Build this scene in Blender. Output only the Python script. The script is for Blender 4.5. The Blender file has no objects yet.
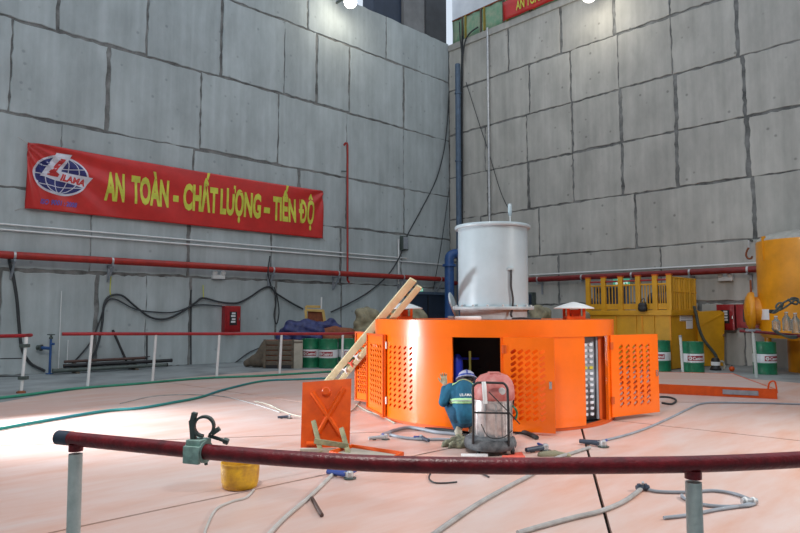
import bpy, bmesh, math, random
from mathutils import Vector, Matrix
from mathutils.bvhtree import BVHTree
random.seed(7)
SC = bpy.context.scene
COL = SC.collection
PI = math.pi

# ------------------------------------------------------------------ camera
F, CX, CY = 628.0, 400.0, 266.5
TH = math.atan(47.5 / F)          # camera pitched up a little
EYE = 1.65
AZ = math.radians(46.4)           # heading, room axes: left wall runs along X, right wall along Y
RC = AZ - PI / 2
cam = bpy.data.cameras.new('camera'); camo = bpy.data.objects.new('camera', cam); COL.objects.link(camo)
cam.sensor_width = 36.0; cam.lens = 36.0 * F / 800.0; cam.clip_start = 0.05; cam.clip_end = 300
camo.location = (0, 0, EYE); camo.rotation_euler = (PI / 2 + TH, 0, RC)
SC.camera = camo
vs = SC.view_settings
vs.view_transform = 'Standard'; vs.look = 'None'; vs.gamma = 1.0; vs.use_curve_mapping = False; vs.exposure = 0.0

FW = (math.cos(AZ), math.sin(AZ)); RT = (math.sin(AZ), -math.cos(AZ))
def cw(lat, fwd, z=0.0):          # camera-aligned ground coordinates to world
    return Vector((RT[0]*lat + FW[0]*fwd, RT[1]*lat + FW[1]*fwd, z))
def ray(px, py):
    a, b = px - CX, CY - py
    return a, F*math.cos(TH) - b*math.sin(TH), F*math.sin(TH) + b*math.cos(TH)
def cflo(px, py, z=0.0):          # (right, forward, z) of a point on a level plane
    a, f, u = ray(px, py); t = (z - EYE) / u; return Vector((a*t, f*t, z))
def cdep(px, py, d):              # (right, forward, z) at a forward distance
    a, f, u = ray(px, py); t = d / f; return Vector((a*t, d, EYE + u*t))
def pxy(c):                       # image position of a camera-aligned point
    z = c[2]-EYE; dep = c[1]*math.cos(TH) + z*math.sin(TH); up = -c[1]*math.sin(TH) + z*math.cos(TH)
    return CX + F*c[0]/dep, CY - F*up/dep
def W(c): return cw(c[0], c[1], c[2])
def on_floor(px, py, z=0.0): return W(cflo(px, py, z))
def at_depth(px, py, d): return W(cdep(px, py, d))
YL = on_floor(0, 376)[1]          # left wall plane  y = YL
XR = on_floor(451, 349.7)[0]      # right wall plane x = XR
def on_left(px, py, off=0.0):
    a, f, u = ray(px, py); d = RT[1]*a + FW[1]*f; t = (YL - off) / d
    return Vector(((RT[0]*a + FW[0]*f)*t, YL - off, EYE + u*t))
def on_right(px, py, off=0.0):
    a, f, u = ray(px, py); d = RT[0]*a + FW[0]*f; t = (XR - off) / d
    return Vector((XR - off, (RT[1]*a + FW[1]*f)*t, EYE + u*t))

# ------------------------------------------------------------------ light
wd = bpy.data.worlds.new('hall_daylight'); SC.world = wd; wd.use_nodes = True
bg = wd.node_tree.nodes['Background']; bg.inputs[0].default_value = (0.74, 0.84, 0.97, 1); bg.inputs[1].default_value = 0.95
def light(kind, name, loc, target, energy, color, size=0.3, angle=None, blend=0.5):
    l = bpy.data.lights.new(name, kind); o = bpy.data.objects.new(name, l); COL.objects.link(o)
    l.energy = energy; l.color = color
    if kind == 'AREA': l.size = size
    else: l.shadow_soft_size = size
    if kind == 'SPOT': l.spot_size = angle; l.spot_blend = blend
    o.location = loc
    o.rotation_euler = (Vector(target) - Vector(loc)).to_track_quat('-Z', 'Y').to_euler()
    return o
# hall floodlight standing off to the left, aimed across the painted floor
light('SPOT', 'floodlight_left', cw(-7.7, 8.75, 0.85), cw(-2.6, 9.0, 0.15), 2500, (0.88, 0.94, 1.0), 0.30, math.radians(84), 0.8)
light('SPOT', 'floor_glare_fill', cw(-8.8, 8.4, 3.2), cw(-4.0, 9.3, 0), 3600, (0.86, 0.93, 1.0), 0.25, math.radians(50), 1.0)  # unseen second lamp, added to widen the white glare on the floor
light('SPOT', 'floodlight_right', cw(9.5, 5.5, 5.0), cw(4.0, 7.0, 0), 2300, (1.0, 0.97, 0.93), 0.3, math.radians(80), 0.9)
# unseen front light above and behind the camera
light('AREA', 'front_light', cw(-1.5, 1.0, 11.0), cw(1.0, 9.5, 0.5), 700, (1.0, 0.96, 0.9), 1.2)

# ------------------------------------------------------------------ materials
def mat(name, col, rough=0.5, metal=0.0, var=0.12, scale=3.0, bump=0.0, bscale=40.0, spec=0.5, col2=None, coat=0.0, emit=0.0, rand=0.0, pits=0.0, stretch=None, alpha=None, trans=0.0):
    m = bpy.data.materials.new(name); m.use_nodes = True
    nt = m.node_tree; n = nt.nodes; L = nt.links.new
    b = n['Principled BSDF']
    b.inputs['Roughness'].default_value = rough; b.inputs['Metallic'].default_value = metal
    b.inputs['Specular IOR Level'].default_value = spec
    b.inputs['Coat Weight'].default_value = coat; b.inputs['Coat Roughness'].default_value = 0.12
    if trans: b.inputs['Transmission Weight'].default_value = trans
    c = (*col, 1)
    tc = n.new('ShaderNodeTexCoord'); mp = n.new('ShaderNodeMapping'); L(tc.outputs['Object'], mp.inputs[0])
    if stretch: mp.inputs['Scale'].default_value = stretch
    nz = n.new('ShaderNodeTexNoise'); nz.inputs['Scale'].default_value = scale; nz.inputs['Detail'].default_value = 6; nz.inputs['Roughness'].default_value = 0.62
    L(mp.outputs[0], nz.inputs['Vector'])
    rp = n.new('ShaderNodeValToRGB'); e = rp.color_ramp.elements
    e[0].position = 0.32; e[1].position = 0.68
    d = col2 if col2 else tuple(x*(1-2*var) for x in col)
    e[0].color = (*d, 1); e[1].color = (*[min(1, x*(1+var)) for x in col], 1) if not col2 else c
    L(nz.outputs['Fac'], rp.inputs[0]); out = rp.outputs[0]
    if pits:
        vo = n.new('ShaderNodeTexVoronoi'); vo.inputs['Scale'].default_value = 1.9; L(tc.outputs['Object'], vo.inputs['Vector'])
        r2 = n.new('ShaderNodeValToRGB'); r2.color_ramp.elements[0].position = 0.055; r2.color_ramp.elements[1].position = 0.115
        r2.color_ramp.elements[0].color = (1-pits,)*3 + (1,); r2.color_ramp.elements[1].color = (1, 1, 1, 1)
        L(vo.outputs['Distance'], r2.inputs[0])
        mx = n.new('ShaderNodeMix'); mx.data_type = 'RGBA'; mx.blend_type = 'MULTIPLY'; mx.inputs['Factor'].default_value = 1
        L(out, mx.inputs['A']); L(r2.outputs[0], mx.inputs['B']); out = mx.outputs['Result']
    if pits:
        m3 = n.new('ShaderNodeMapping'); m3.inputs['Scale'].default_value = (5, 5, 0.22); L(tc.outputs['Object'], m3.inputs[0])
        n3 = n.new('ShaderNodeTexNoise'); n3.inputs['Scale'].default_value = 1.0; n3.inputs['Detail'].default_value = 5; L(m3.outputs[0], n3.inputs['Vector'])
        r3 = n.new('ShaderNodeValToRGB'); r3.color_ramp.elements[0].position = 0.34; r3.color_ramp.elements[1].position = 0.66
        r3.color_ramp.elements[0].color = (0.90, 0.905, 0.90, 1); r3.color_ramp.elements[1].color = (1.04, 1.04, 1.04, 1); L(n3.outputs['Fac'], r3.inputs[0])
        mx = n.new('ShaderNodeMix'); mx.data_type = 'RGBA'; mx.blend_type = 'MULTIPLY'; mx.inputs['Factor'].default_value = 1
        L(out, mx.inputs['A']); L(r3.outputs[0], mx.inputs['B']); out = mx.outputs['Result']
    if rand:
        oi = n.new('ShaderNodeObjectInfo'); mr = n.new('ShaderNodeMapRange'); mr.inputs['To Min'].default_value = 1-rand; mr.inputs['To Max'].default_value = 1+rand
        L(oi.outputs['Random'], mr.inputs['Value'])
        mx = n.new('ShaderNodeMix'); mx.data_type = 'RGBA'; mx.blend_type = 'MULTIPLY'; mx.inputs['Factor'].default_value = 1
        L(out, mx.inputs['A']); L(mr.outputs['Result'], mx.inputs['B']); out = mx.outputs['Result']
    L(out, b.inputs['Base Color'])
    if emit:
        L(out, b.inputs['Emission Color']); b.inputs['Emission Strength'].default_value = emit
    if bump:
        n2 = n.new('ShaderNodeTexNoise'); n2.inputs['Scale'].default_value = bscale; n2.inputs['Detail'].default_value = 4
        L(mp.outputs[0], n2.inputs['Vector'])
        bp = n.new('ShaderNodeBump'); bp.inputs['Strength'].default_value = bump; bp.inputs['Distance'].default_value = 0.01
        L(n2.outputs['Fac'], bp.inputs['Height']); L(bp.outputs[0], b.inputs['Normal'])
    return m
M = {}
M['concrete_l'] = mat('concrete_left', (0.415, 0.465, 0.475), 0.85, var=0.09, scale=1.3, bump=0.25, bscale=14, rand=0.05, pits=0.25, stretch=(1, 1, 0.45))
M['concrete_r'] = mat('concrete_right', (0.475, 0.468, 0.435), 0.85, var=0.10, scale=1.3, bump=0.25, bscale=14, rand=0.06, pits=0.4, stretch=(1, 1, 0.45))
M['joint'] = mat('joint_mortar', (0.215, 0.22, 0.215), 0.95, var=0.3, scale=2.0, bump=0.4)
M['slab'] = mat('grey_slab', (0.30, 0.33, 0.335), 0.6, var=0.2, scale=0.9, bump=0.15)
M['pit'] = mat('dark_pit', (0.03, 0.022, 0.02), 0.9)
M['dkconc'] = mat('dark_concrete', (0.075, 0.08, 0.088), 0.9, scale=1.0)
M['ltconc'] = mat('column_concrete', (0.22, 0.225, 0.23), 0.9, scale=1.0)
M['clad'] = mat('white_cladding', (0.75, 0.77, 0.80), 0.6, scale=1.5, var=0.05)
M['redpaint'] = mat('red_pipe_paint', (0.36, 0.020, 0.012), 0.4, scale=5, var=0.15)
M['redpaint_d'] = mat('dark_red_pipe_paint', (0.20, 0.010, 0.010), 0.45, scale=5, var=0.15)
M['maroon'] = mat('maroon_rail_paint', (0.21, 0.008, 0.014), 0.33, scale=24, col2=(0.09, 0.005, 0.008), bump=0.25, bscale=90)
M['postwhite'] = mat('chipped_white_paint', (0.62, 0.67, 0.64), 0.5, scale=22, col2=(0.48, 0.54, 0.51), bump=0.2, bscale=80)
M['white'] = mat('white_paint', (0.74, 0.76, 0.76), 0.45, scale=4, var=0.05)
M['orange'] = mat('orange_gloss', (0.94, 0.158, 0.001), 0.28, scale=1.6, var=0.05, coat=0.35)
M['orange_in'] = mat('orange_matt', (0.62, 0.085, 0.002), 0.6, scale=2)
M['orange_d'] = mat('orange_worn', (0.74, 0.095, 0.002), 0.42, scale=9, col2=(0.60, 0.07, 0.002))
M['cyl'] = mat('pale_blue_grey_enamel', (0.42, 0.515, 0.56), 0.38, scale=2.5, var=0.04, coat=0.25)
M['cyl2'] = mat('grey_enamel_dusty', (0.40, 0.47, 0.50), 0.5, scale=8, var=0.1)
M['black'] = mat('black_metal', (0.018, 0.018, 0.02), 0.5)
M['rubber'] = mat('black_rubber', (0.025, 0.025, 0.027), 0.7)
M['steel'] = mat('brushed_steel', (0.78, 0.78, 0.78), 0.30, metal=0.75, scale=7, col2=(0.50, 0.49, 0.49), bump=0.15)
M['zinc'] = mat('zinc_metal', (0.55, 0.56, 0.57), 0.4, metal=0.6, scale=12)
M['chrome'] = mat('chrome', (0.8, 0.8, 0.8), 0.2, metal=1.0)
M['vacred'] = mat('dusty_red_plastic', (0.44, 0.085, 0.075), 0.5, scale=9, col2=(0.56, 0.24, 0.22))
M['dusty'] = mat('dusty_dark_rubber', (0.16, 0.17, 0.18), 0.85, scale=14, col2=(0.045, 0.052, 0.06))
M['yellow'] = mat('yellow_machine_paint', (0.66, 0.33, 0.010), 0.5, scale=2.2, var=0.08)
M['yellow2'] = mat('amber_tank_paint', (0.76, 0.30, 0.004), 0.45, scale=2.0, var=0.09, coat=0.2)
M['ybucket'] = mat('scuffed_yellow_plastic', (0.82, 0.47, 0.02), 0.5, scale=9, col2=(0.42, 0.20, 0.03))
M['ywall'] = mat('yellow_wood', (0.60, 0.40, 0.12), 0.6)
M['domegrey'] = mat('pale_dome_paint', (0.42, 0.41, 0.37), 0.5, scale=4)
M['green'] = mat('green_drum_paint', (0.012, 0.18, 0.085), 0.4, scale=7, var=0.15)
M['dwhite'] = mat('drum_white_band', (0.66, 0.68, 0.70), 0.45, scale=6, var=0.05)
M['dred'] = mat('label_red', (0.33, 0.012, 0.03), 0.5)
M['inkwhite'] = mat('print_white', (0.80, 0.80, 0.80), 0.6)
M['banner'] = mat('red_banner_cloth', (0.56, 0.026, 0.022), 0.34, scale=2, var=0.08)
M['inkyellow'] = mat('print_yellow', (0.62, 0.64, 0.07), 0.55)
M['inknavy'] = mat('print_navy', (0.022, 0.026, 0.16), 0.55)
M['inkblue'] = mat('print_blue', (0.12, 0.10, 0.42), 0.55)
M['inkred'] = mat('print_red', (0.55, 0.03, 0.03), 0.55)
M['inklilac'] = mat('print_pale', (0.66, 0.66, 0.74), 0.55)
M['wood'] = mat('raw_pine', (0.66, 0.59, 0.38), 0.75, scale=5, col2=(0.52, 0.44, 0.25), stretch=(1, 1, 0.2), bump=0.2)
M['wood2'] = mat('greenish_old_wood', (0.34, 0.32, 0.17), 0.8, scale=12, col2=(0.20, 0.20, 0.12), bump=0.3)
M['pallet'] = mat('brown_crate_wood', (0.15, 0.12, 0.085), 0.85, scale=9, col2=(0.09, 0.075, 0.06))
M['burlap'] = mat('tan_wrapping', (0.34, 0.31, 0.20), 0.9, scale=6, col2=(0.19, 0.175, 0.12), bump=0.5, bscale=12)
M['tarp'] = mat('navy_tarpaulin', (0.032, 0.045, 0.17), 0.5, scale=7, col2=(0.016, 0.022, 0.085), bump=0.5, bscale=14)
M['rust'] = mat('rusty_orange_brown', (0.30, 0.085, 0.03), 0.8, scale=8, col2=(0.15, 0.05, 0.025))
M['carton'] = mat('pale_carton', (0.42, 0.40, 0.33), 0.8)
M['bluepaint'] = mat('blue_pipe_paint', (0.028, 0.095, 0.28), 0.4, scale=5)
M['slate'] = mat('slate_blue_pipe', (0.085, 0.135, 0.21), 0.5, scale=4)
M['bluedoor'] = mat('dark_blue_door', (0.018, 0.032, 0.062), 0.5, scale=2)
M['firered'] = mat('fire_box_red', (0.34, 0.014, 0.018), 0.35, scale=4)
M['cable'] = mat('dark_cable', (0.032, 0.036, 0.04), 0.6)
M['greyhose'] = mat('grey_hose', (0.36, 0.35, 0.34), 0.6, scale=8)
M['rope'] = mat('pale_rope', (0.50, 0.47, 0.44), 0.8)
M['bluegrey'] = mat('blue_grey_hose', (0.27, 0.30, 0.34), 0.55)
M['ghose'] = mat('green_hose', (0.025, 0.24, 0.15), 0.5)
M['those'] = mat('teal_hose', (0.02, 0.26, 0.17), 0.45, scale=0.5, col2=(0.02, 0.20, 0.26))
M['verdi'] = mat('verdigris_steel', (0.40, 0.60, 0.53), 0.6, scale=22, col2=(0.22, 0.32, 0.28), bump=0.3)
M['iron'] = mat('dark_iron', (0.10, 0.125, 0.115), 0.55, metal=0.3, scale=14)
M['teal'] = mat('teal_workwear', (0.010, 0.125, 0.215), 0.85, scale=10, col2=(0.006, 0.075, 0.145), bump=0.5, bscale=22)
M['teal2'] = mat('teal_trousers', (0.008, 0.070, 0.135), 0.85, scale=10, col2=(0.005, 0.042, 0.088), bump=0.5, bscale=22)
M['reflect'] = mat('reflective_lime', (0.42, 0.72, 0.36), 0.5, scale=9)
M['reflgrey'] = mat('reflective_silver', (0.35, 0.42, 0.36), 0.4)
M['skin'] = mat('skin', (0.42, 0.24, 0.16), 0.55)
M['hair'] = mat('black_hair', (0.012, 0.01, 0.01), 0.6)
M['helmet'] = mat('white_blue_helmet', (0.44, 0.47, 0.60), 0.35)
M['helmetb'] = mat('helmet_blue_band', (0.03, 0.06, 0.30), 0.4)
M['glove'] = mat('tan_work_glove', (0.44, 0.38, 0.26), 0.85, scale=20)
M['boot'] = mat('pale_grey_boot', (0.38, 0.36, 0.29), 0.8, scale=14)
M['sole'] = mat('boot_sole', (0.10, 0.09, 0.08), 0.8)
M['navy'] = mat('blue_plastic', (0.02, 0.05, 0.62), 0.45)  # brightened in place of light missing inside the doorway
M['lime'] = mat('yellow_green_bar', (0.72, 0.80, 0.16), 0.5)  # also lightened, as no light reaches the interior
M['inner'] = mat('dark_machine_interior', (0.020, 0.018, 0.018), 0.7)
M['louvre'] = mat('white_slot_light', (0.78, 0.83, 0.92), 0.3)  # pale colour stands for light coming through slots
M['slot_light_y'] = mat('yellow_slot_light', (0.75, 0.66, 0.06), 0.3)
M['cooler'] = mat('grey_cooler', (0.30, 0.33, 0.37), 0.45, scale=6)
M['net'] = mat('green_safety_net', (0.16, 0.36, 0.23), 0.8, scale=3.5, col2=(0.36, 0.42, 0.30))
M['ochre'] = mat('ochre_post', (0.36, 0.27, 0.05), 0.7)
M['olive'] = mat('olive_rag', (0.30, 0.29, 0.19), 0.95, scale=22, col2=(0.08, 0.085, 0.07), bump=0.6, bscale=30)
M['redsheet'] = mat('salmon_red_sheet', (0.72, 0.11, 0.07), 0.6)
M['tool'] = mat('tool_dark_blue', (0.035, 0.05, 0.08), 0.5, scale=12)
M['toolb'] = mat('tool_blue', (0.03, 0.07, 0.32), 0.45)
M['lamp'] = mat('lamp_lens', (1.0, 0.96, 0.86), 0.4, emit=14.0, var=0.0)
M['exit'] = mat('lit_exit_sign', (0.10, 0.62, 0.40), 0.4, emit=0.35, var=0.05)
M['exitw'] = mat('lit_exit_symbol', (0.75, 0.95, 0.85), 0.4, emit=0.5, var=0.02)
M['paper'] = mat('white_paper', (0.85, 0.85, 0.86), 0.7, var=0.03)
M['rustline'] = mat('rod_iron', (0.10, 0.055, 0.045), 0.7)
# painted steel floor: salmon paint with brushed streaks and grey dust
def floor_material():
    m = bpy.data.materials.new('salmon_floor_paint'); m.use_nodes = True; nt = m.node_tree; n = nt.nodes; L = nt.links.new
    b = n['Principled BSDF']; b.inputs['Roughness'].default_value = 0.42; b.inputs['Specular IOR Level'].default_value = 0.4
    tc = n.new('ShaderNodeTexCoord'); mp = n.new('ShaderNodeMapping'); L(tc.outputs['Object'], mp.inputs[0])
    mp.inputs['Rotation'].default_value = (0, 0, -RC); mp.inputs['Scale'].default_value = (0.5, 2.2, 1)
    a = n.new('ShaderNodeTexNoise'); a.inputs['Scale'].default_value = 1.5; a.inputs['Detail'].default_value = 7; a.inputs['Roughness'].default_value = 0.65; L(mp.outputs[0], a.inputs['Vector'])
    r = n.new('ShaderNodeValToRGB'); el = r.color_ramp.elements
    el[0].position = 0.30; el[0].color = (0.60, 0.335, 0.25, 1); el[1].position = 0.62; el[1].color = (0.64, 0.475, 0.43, 1)
    e = el.new(0.80); e.color = (0.62, 0.535, 0.505, 1)
    L(a.outputs['Fac'], r.inputs[0])
    d = n.new('ShaderNodeTexNoise'); d.inputs['Scale'].default_value = 0.5; d.inputs['Detail'].default_value = 5; L(tc.outputs['Object'], d.inputs['Vector'])
    r2 = n.new('ShaderNodeValToRGB'); r2.color_ramp.elements[0].position = 0.42; r2.color_ramp.elements[1].position = 0.72
    r2.color_ramp.elements[0].color = (0, 0, 0, 1); r2.color_ramp.elements[1].color = (0.4, 0.4, 0.4, 1)
    L(d.outputs['Fac'], r2.inputs[0])
    mx = n.new('ShaderNodeMix'); mx.data_type = 'RGBA'; mx.inputs['B'].default_value = (0.56, 0.51, 0.48, 1)
    L(r2.outputs[0], mx.inputs['Factor']); L(r.outputs[0], mx.inputs['A']); L(mx.outputs['Result'], b.inputs['Base Color'])
    bp = n.new('ShaderNodeBump'); bp.inputs['Strength'].default_value = 0.12; bp.inputs['Distance'].default_value = 0.01
    L(a.outputs['Fac'], bp.inputs['Height']); L(bp.outputs[0], b.inputs['Normal'])
    return m
M['pink'] = floor_material()

# ------------------------------------------------------------------ mesh helpers
class MB:
    def __init__(s): s.v = []; s.f = []; s.mi = []; s.m = 0
    def add(s, vs_, fs):
        o = len(s.v); s.v += [Vector(p) for p in vs_]
        for f in fs: s.f.append([i + o for i in f]); s.mi.append(s.m)
        return s
    def box(s, x0, x1, y0, y1, z0, z1, mx=None):
        p = [Vector((x, y, z)) for z in (z0, z1) for y in (y0, y1) for x in (x0, x1)]
        if mx is not None: p = [mx @ q for q in p]
        return s.add(p, [(0, 2, 3, 1), (4, 5, 7, 6), (0, 1, 5, 4), (2, 6, 7, 3), (0, 4, 6, 2), (1, 3, 7, 5)])
    def bar(s, a, b, w, h, up=(0, 0, 1)):
        a, b = Vector(a), Vector(b); d = (b - a); n = d.length; d.normalize()
        u = Vector(up); sd = d.cross(u)
        if sd.length < 1e-4: sd = d.cross(Vector((1, 0, 0)))
        sd.normalize(); u = sd.cross(d)
        p = [q + sd*i*w/2 + u*j*h/2 for q in (a, b) for j in (-1, 1) for i in (-1, 1)]
        return s.add(p, [(0, 2, 3, 1), (4, 5, 7, 6), (0, 1, 5, 4), (2, 6, 7, 3), (0, 4, 6, 2), (1, 3, 7, 5)])
    def tube(s, pts, r, n=8, cap=True):
        pts = [Vector(p) for p in pts]; k = len(pts); rs = r if isinstance(r, (list, tuple)) else [r]*k
        up = None; rings = []
        for i, p in enumerate(pts):
            t = (pts[min(i+1, k-1)] - pts[max(i-1, 0)]).normalized()
            if up is None:
                up = t.orthogonal().normalized()
            up = (up - t*up.dot(t))
            if up.length < 1e-5: up = t.orthogonal()
            up.normalize(); sd = t.cross(up)
            rings.append([p + (up*math.cos(2*PI*j/n) + sd*math.sin(2*PI*j/n))*rs[i] for j in range(n)])
        vs_ = [q for rg in rings for q in rg]; fs = []
        for i in range(k-1):
            for j in range(n):
                fs.append((i*n+j, i*n+(j+1) % n, (i+1)*n+(j+1) % n, (i+1)*n+j))
        if cap: fs.append(tuple(range(n-1, -1, -1))); fs.append(tuple((k-1)*n+j for j in range(n)))
        return s.add(vs_, fs)
    def lathe(s, prof, n=32, c=(0, 0, 0), mx=None):
        vs_ = []; fs = []; k = len(prof)
        for r, z in prof:
            for j in range(n):
                a = 2*PI*j/n; q = Vector((r*math.cos(a), r*math.sin(a), z))
                vs_.append((mx @ q if mx is not None else q) + Vector(c))
        for i in range(k-1):
            for j in range(n):
                fs.append((i*n+j, i*n+(j+1) % n, (i+1)*n+(j+1) % n, (i+1)*n+j))
        if prof[0][0] > 1e-6: fs.append(tuple(range(n-1, -1, -1)))
        if prof[-1][0] > 1e-6: fs.append(tuple((k-1)*n+j for j in range(n)))
        return s.add(vs_, fs)
    def prism(s, poly, d):        # planar polygon of 3-D points extruded by a vector
        k = len(poly); p = [Vector(q) for q in poly]; d = Vector(d)
        return s.add(p + [q + d for q in p], [tuple(range(k-1, -1, -1)), tuple(range(k, 2*k))] + [(i, (i+1) % k, k+(i+1) % k, k+i) for i in range(k)])
    def shell(s, a0, a1, z0, z1, r0, r1, n=None):   # curved box; angle 0 faces -Y
        n = n or max(2, int(abs(a1-a0)/0.06)); vs_ = []; fs = []
        for i in range(n+1):
            a = a0 + (a1-a0)*i/n
            for r, z in ((r0, z0), (r1, z0), (r1, z1), (r0, z1)):
                vs_.append((r*math.sin(a), -r*math.cos(a), z))
        for i in range(n):
            for j in range(4):
                fs.append((i*4+j, (i+1)*4+j, (i+1)*4+(j+1) % 4, i*4+(j+1) % 4))
        fs += [(0, 1, 2, 3), (n*4+3, n*4+2, n*4+1, n*4)]
        return s.add(vs_, fs)
    def sphere(s, c, r, n=12, m=8, sc=(1, 1, 1)):
        prof = [(max(1e-7, math.sin(PI*i/m))*r, -math.cos(PI*i/m)*r) for i in range(m+1)]
        o = len(s.v); s.lathe(prof, n)
        for i in range(o, len(s.v)):
            q = s.v[i]; s.v[i] = Vector((q.x*sc[0], q.y*sc[1], q.z*sc[2])) + Vector(c)
        return s
    def build(s, name, material, parent=None, smooth=True, bevel=0.0, angle=40, recenter=True):
        me = bpy.data.meshes.new(name)
        vs_ = s.v; off = Vector((0, 0, 0))
        if parent is None and recenter:
            lo = [min(p[i] for p in vs_) for i in range(3)]; hi = [max(p[i] for p in vs_) for i in range(3)]
            off = Vector(((lo[0]+hi[0])/2, (lo[1]+hi[1])/2, lo[2])); vs_ = [p - off for p in vs_]
        me.from_pydata([tuple(p) for p in vs_], [], s.f)
        ms = material if isinstance(material, (list, tuple)) else [material]
        for m in ms: me.materials.append(m)
        if len(ms) > 1: me.polygons.foreach_set('material_index', s.mi)
        bm = bmesh.new(); bm.from_mesh(me); bmesh.ops.remove_doubles(bm, verts=bm.verts, dist=1e-5)
        bmesh.ops.recalc_face_normals(bm, faces=bm.faces)
        if bevel: bmesh.ops.bevel(bm, geom=[e for e in bm.edges if e.is_manifold and e.calc_face_angle(0) > 0.6], offset=bevel, segments=2, affect='EDGES', profile=0.7)
        bm.to_mesh(me); bm.free()
        if smooth: me.shade_smooth(); me.set_sharp_from_angle(angle=math.radians(angle))
        o = bpy.data.objects.new(name, me); COL.objects.link(o)
        if parent is not None: o.parent = parent
        else: o.location = off
        return o
def tag(o, label, cat, group=None, kind=None):
    o['label'] = label; o['category'] = cat
    if group: o['group'] = group
    if kind: o['kind'] = kind
    return o
def struct(o, label=None):
    o['kind'] = 'structure'
    if label: o['label'] = label
    return o
def thing(name, label, cat, loc, rotz=0.0, group=None):
    o = bpy.data.objects.new(name, None); COL.objects.link(o); o.empty_display_size = 0.1
    o.location = loc; o.rotation_euler = (0, 0, rotz)
    return tag(o, label, cat, group)
def lab(o, label): o['label'] = label; return o
def dup(o, loc=None, rotz=None, label=None, parent=None, skip=()):
    c = o.copy(); COL.objects.link(c)
    if parent is not None: c.parent = parent
    if loc is not None: c.location = loc
    if rotz is not None: c.rotation_euler = (0, 0, rotz)
    if label: c['label'] = label
    for ch in list(o.children):
        if ch.name.split('.')[0] in skip: continue
        dup(ch, parent=c)
    return c
def curve(pts, k=5):             # Catmull-Rom
    p = [Vector(q) for q in pts]
    if len(p) < 3: return p
    p = [p[0]*2 - p[1]] + p + [p[-1]*2 - p[-2]]; out = []
    for i in range(1, len(p)-2):
        a, b, c, d = p[i-1:i+3]
        for j in range(k):
            t = j/k; out.append(0.5*((2*b) + (c-a)*t + (2*a-5*b+4*c-d)*t*t + (3*b-a-3*c+d)*t**3))
    out.append(p[-2]); return out
def blob(name, caps, voxel, material, parent=None, smooth=4, recenter=True):   # tapered capsules grown into one skin
    b = MB()
    for (p0, r0, p1, r1) in caps:
        p0, p1 = Vector(p0), Vector(p1); b.sphere(p0, r0); b.sphere(p1, r1)
        if (p1-p0).length > 1e-4: b.tube([p0, p1], [r0, r1], 12)
    t = b.build('tmp', M['black'], None, recenter=False)
    md = t.modifiers.new('r', 'REMESH'); md.mode = 'VOXEL'; md.voxel_size = voxel; md.use_smooth_shade = True
    if smooth: ms = t.modifiers.new('s', 'SMOOTH'); ms.iterations = smooth; ms.factor = 0.5
    dg = bpy.context.evaluated_depsgraph_get(); me = bpy.data.meshes.new_from_object(t.evaluated_get(dg))
    old = t.data; bpy.data.objects.remove(t); bpy.data.meshes.remove(old)
    me.materials.clear(); me.materials.append(material); me.name = name
    if parent is None and recenter:
        xs = [v.co for v in me.vertices]; off = Vector(((min(c.x for c in xs)+max(c.x for c in xs))/2, (min(c.y for c in xs)+max(c.y for c in xs))/2, min(c.z for c in xs)))
        me.transform(Matrix.Translation(-off))
    o = bpy.data.objects.new(name, me); COL.objects.link(o); me.shade_smooth()
    if parent is not None: o.parent = parent
    elif recenter: o.location = off
    return o
def text_faces(txt, size, xs=1.0, bold=0.0, shear=0.0, align='LEFT'):    # triangles of a line of text, x right, y up
    cu = bpy.data.curves.new('t', 'FONT'); cu.body = txt; cu.size = size; cu.offset = bold; cu.shear = shear; cu.align_x = align; cu.resolution_u = 3; cu.fill_mode = 'FRONT' if False else 'FRONT'
    o = bpy.data.objects.new('t', cu); COL.objects.link(o)
    dg = bpy.context.evaluated_depsgraph_get(); me = bpy.data.meshes.new_from_object(o.evaluated_get(dg))
    vs_ = [Vector((v.co.x*xs, v.co.y, 0)) for v in me.vertices]; fs = [tuple(p.vertices) for p in me.polygons]
    bpy.data.objects.remove(o); bpy.data.meshes.remove(me); bpy.data.curves.remove(cu)
    return vs_, fs
def slice_mesh(vs_, fs, step, axis=0):     # cut flat triangles into strips so they can follow a curved face
    bm = bmesh.new(); bv = [bm.verts.new(v) for v in vs_]
    for f in fs:
        try: bm.faces.new([bv[i] for i in f])
        except ValueError: pass
    lo = min(v[axis] for v in vs_); hi = max(v[axis] for v in vs_)
    x = lo + step
    while x < hi:
        co = [0, 0, 0]; no = [0, 0, 0]; co[axis] = x; no[axis] = 1
        bmesh.ops.bisect_plane(bm, geom=bm.verts[:]+bm.edges[:]+bm.faces[:], plane_co=co, plane_no=no); x += step
    bm.verts.index_update(); r = [v.co.copy() for v in bm.verts], [tuple(v.index for v in f.verts) for f in bm.faces]
    bm.free(); return r

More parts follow.
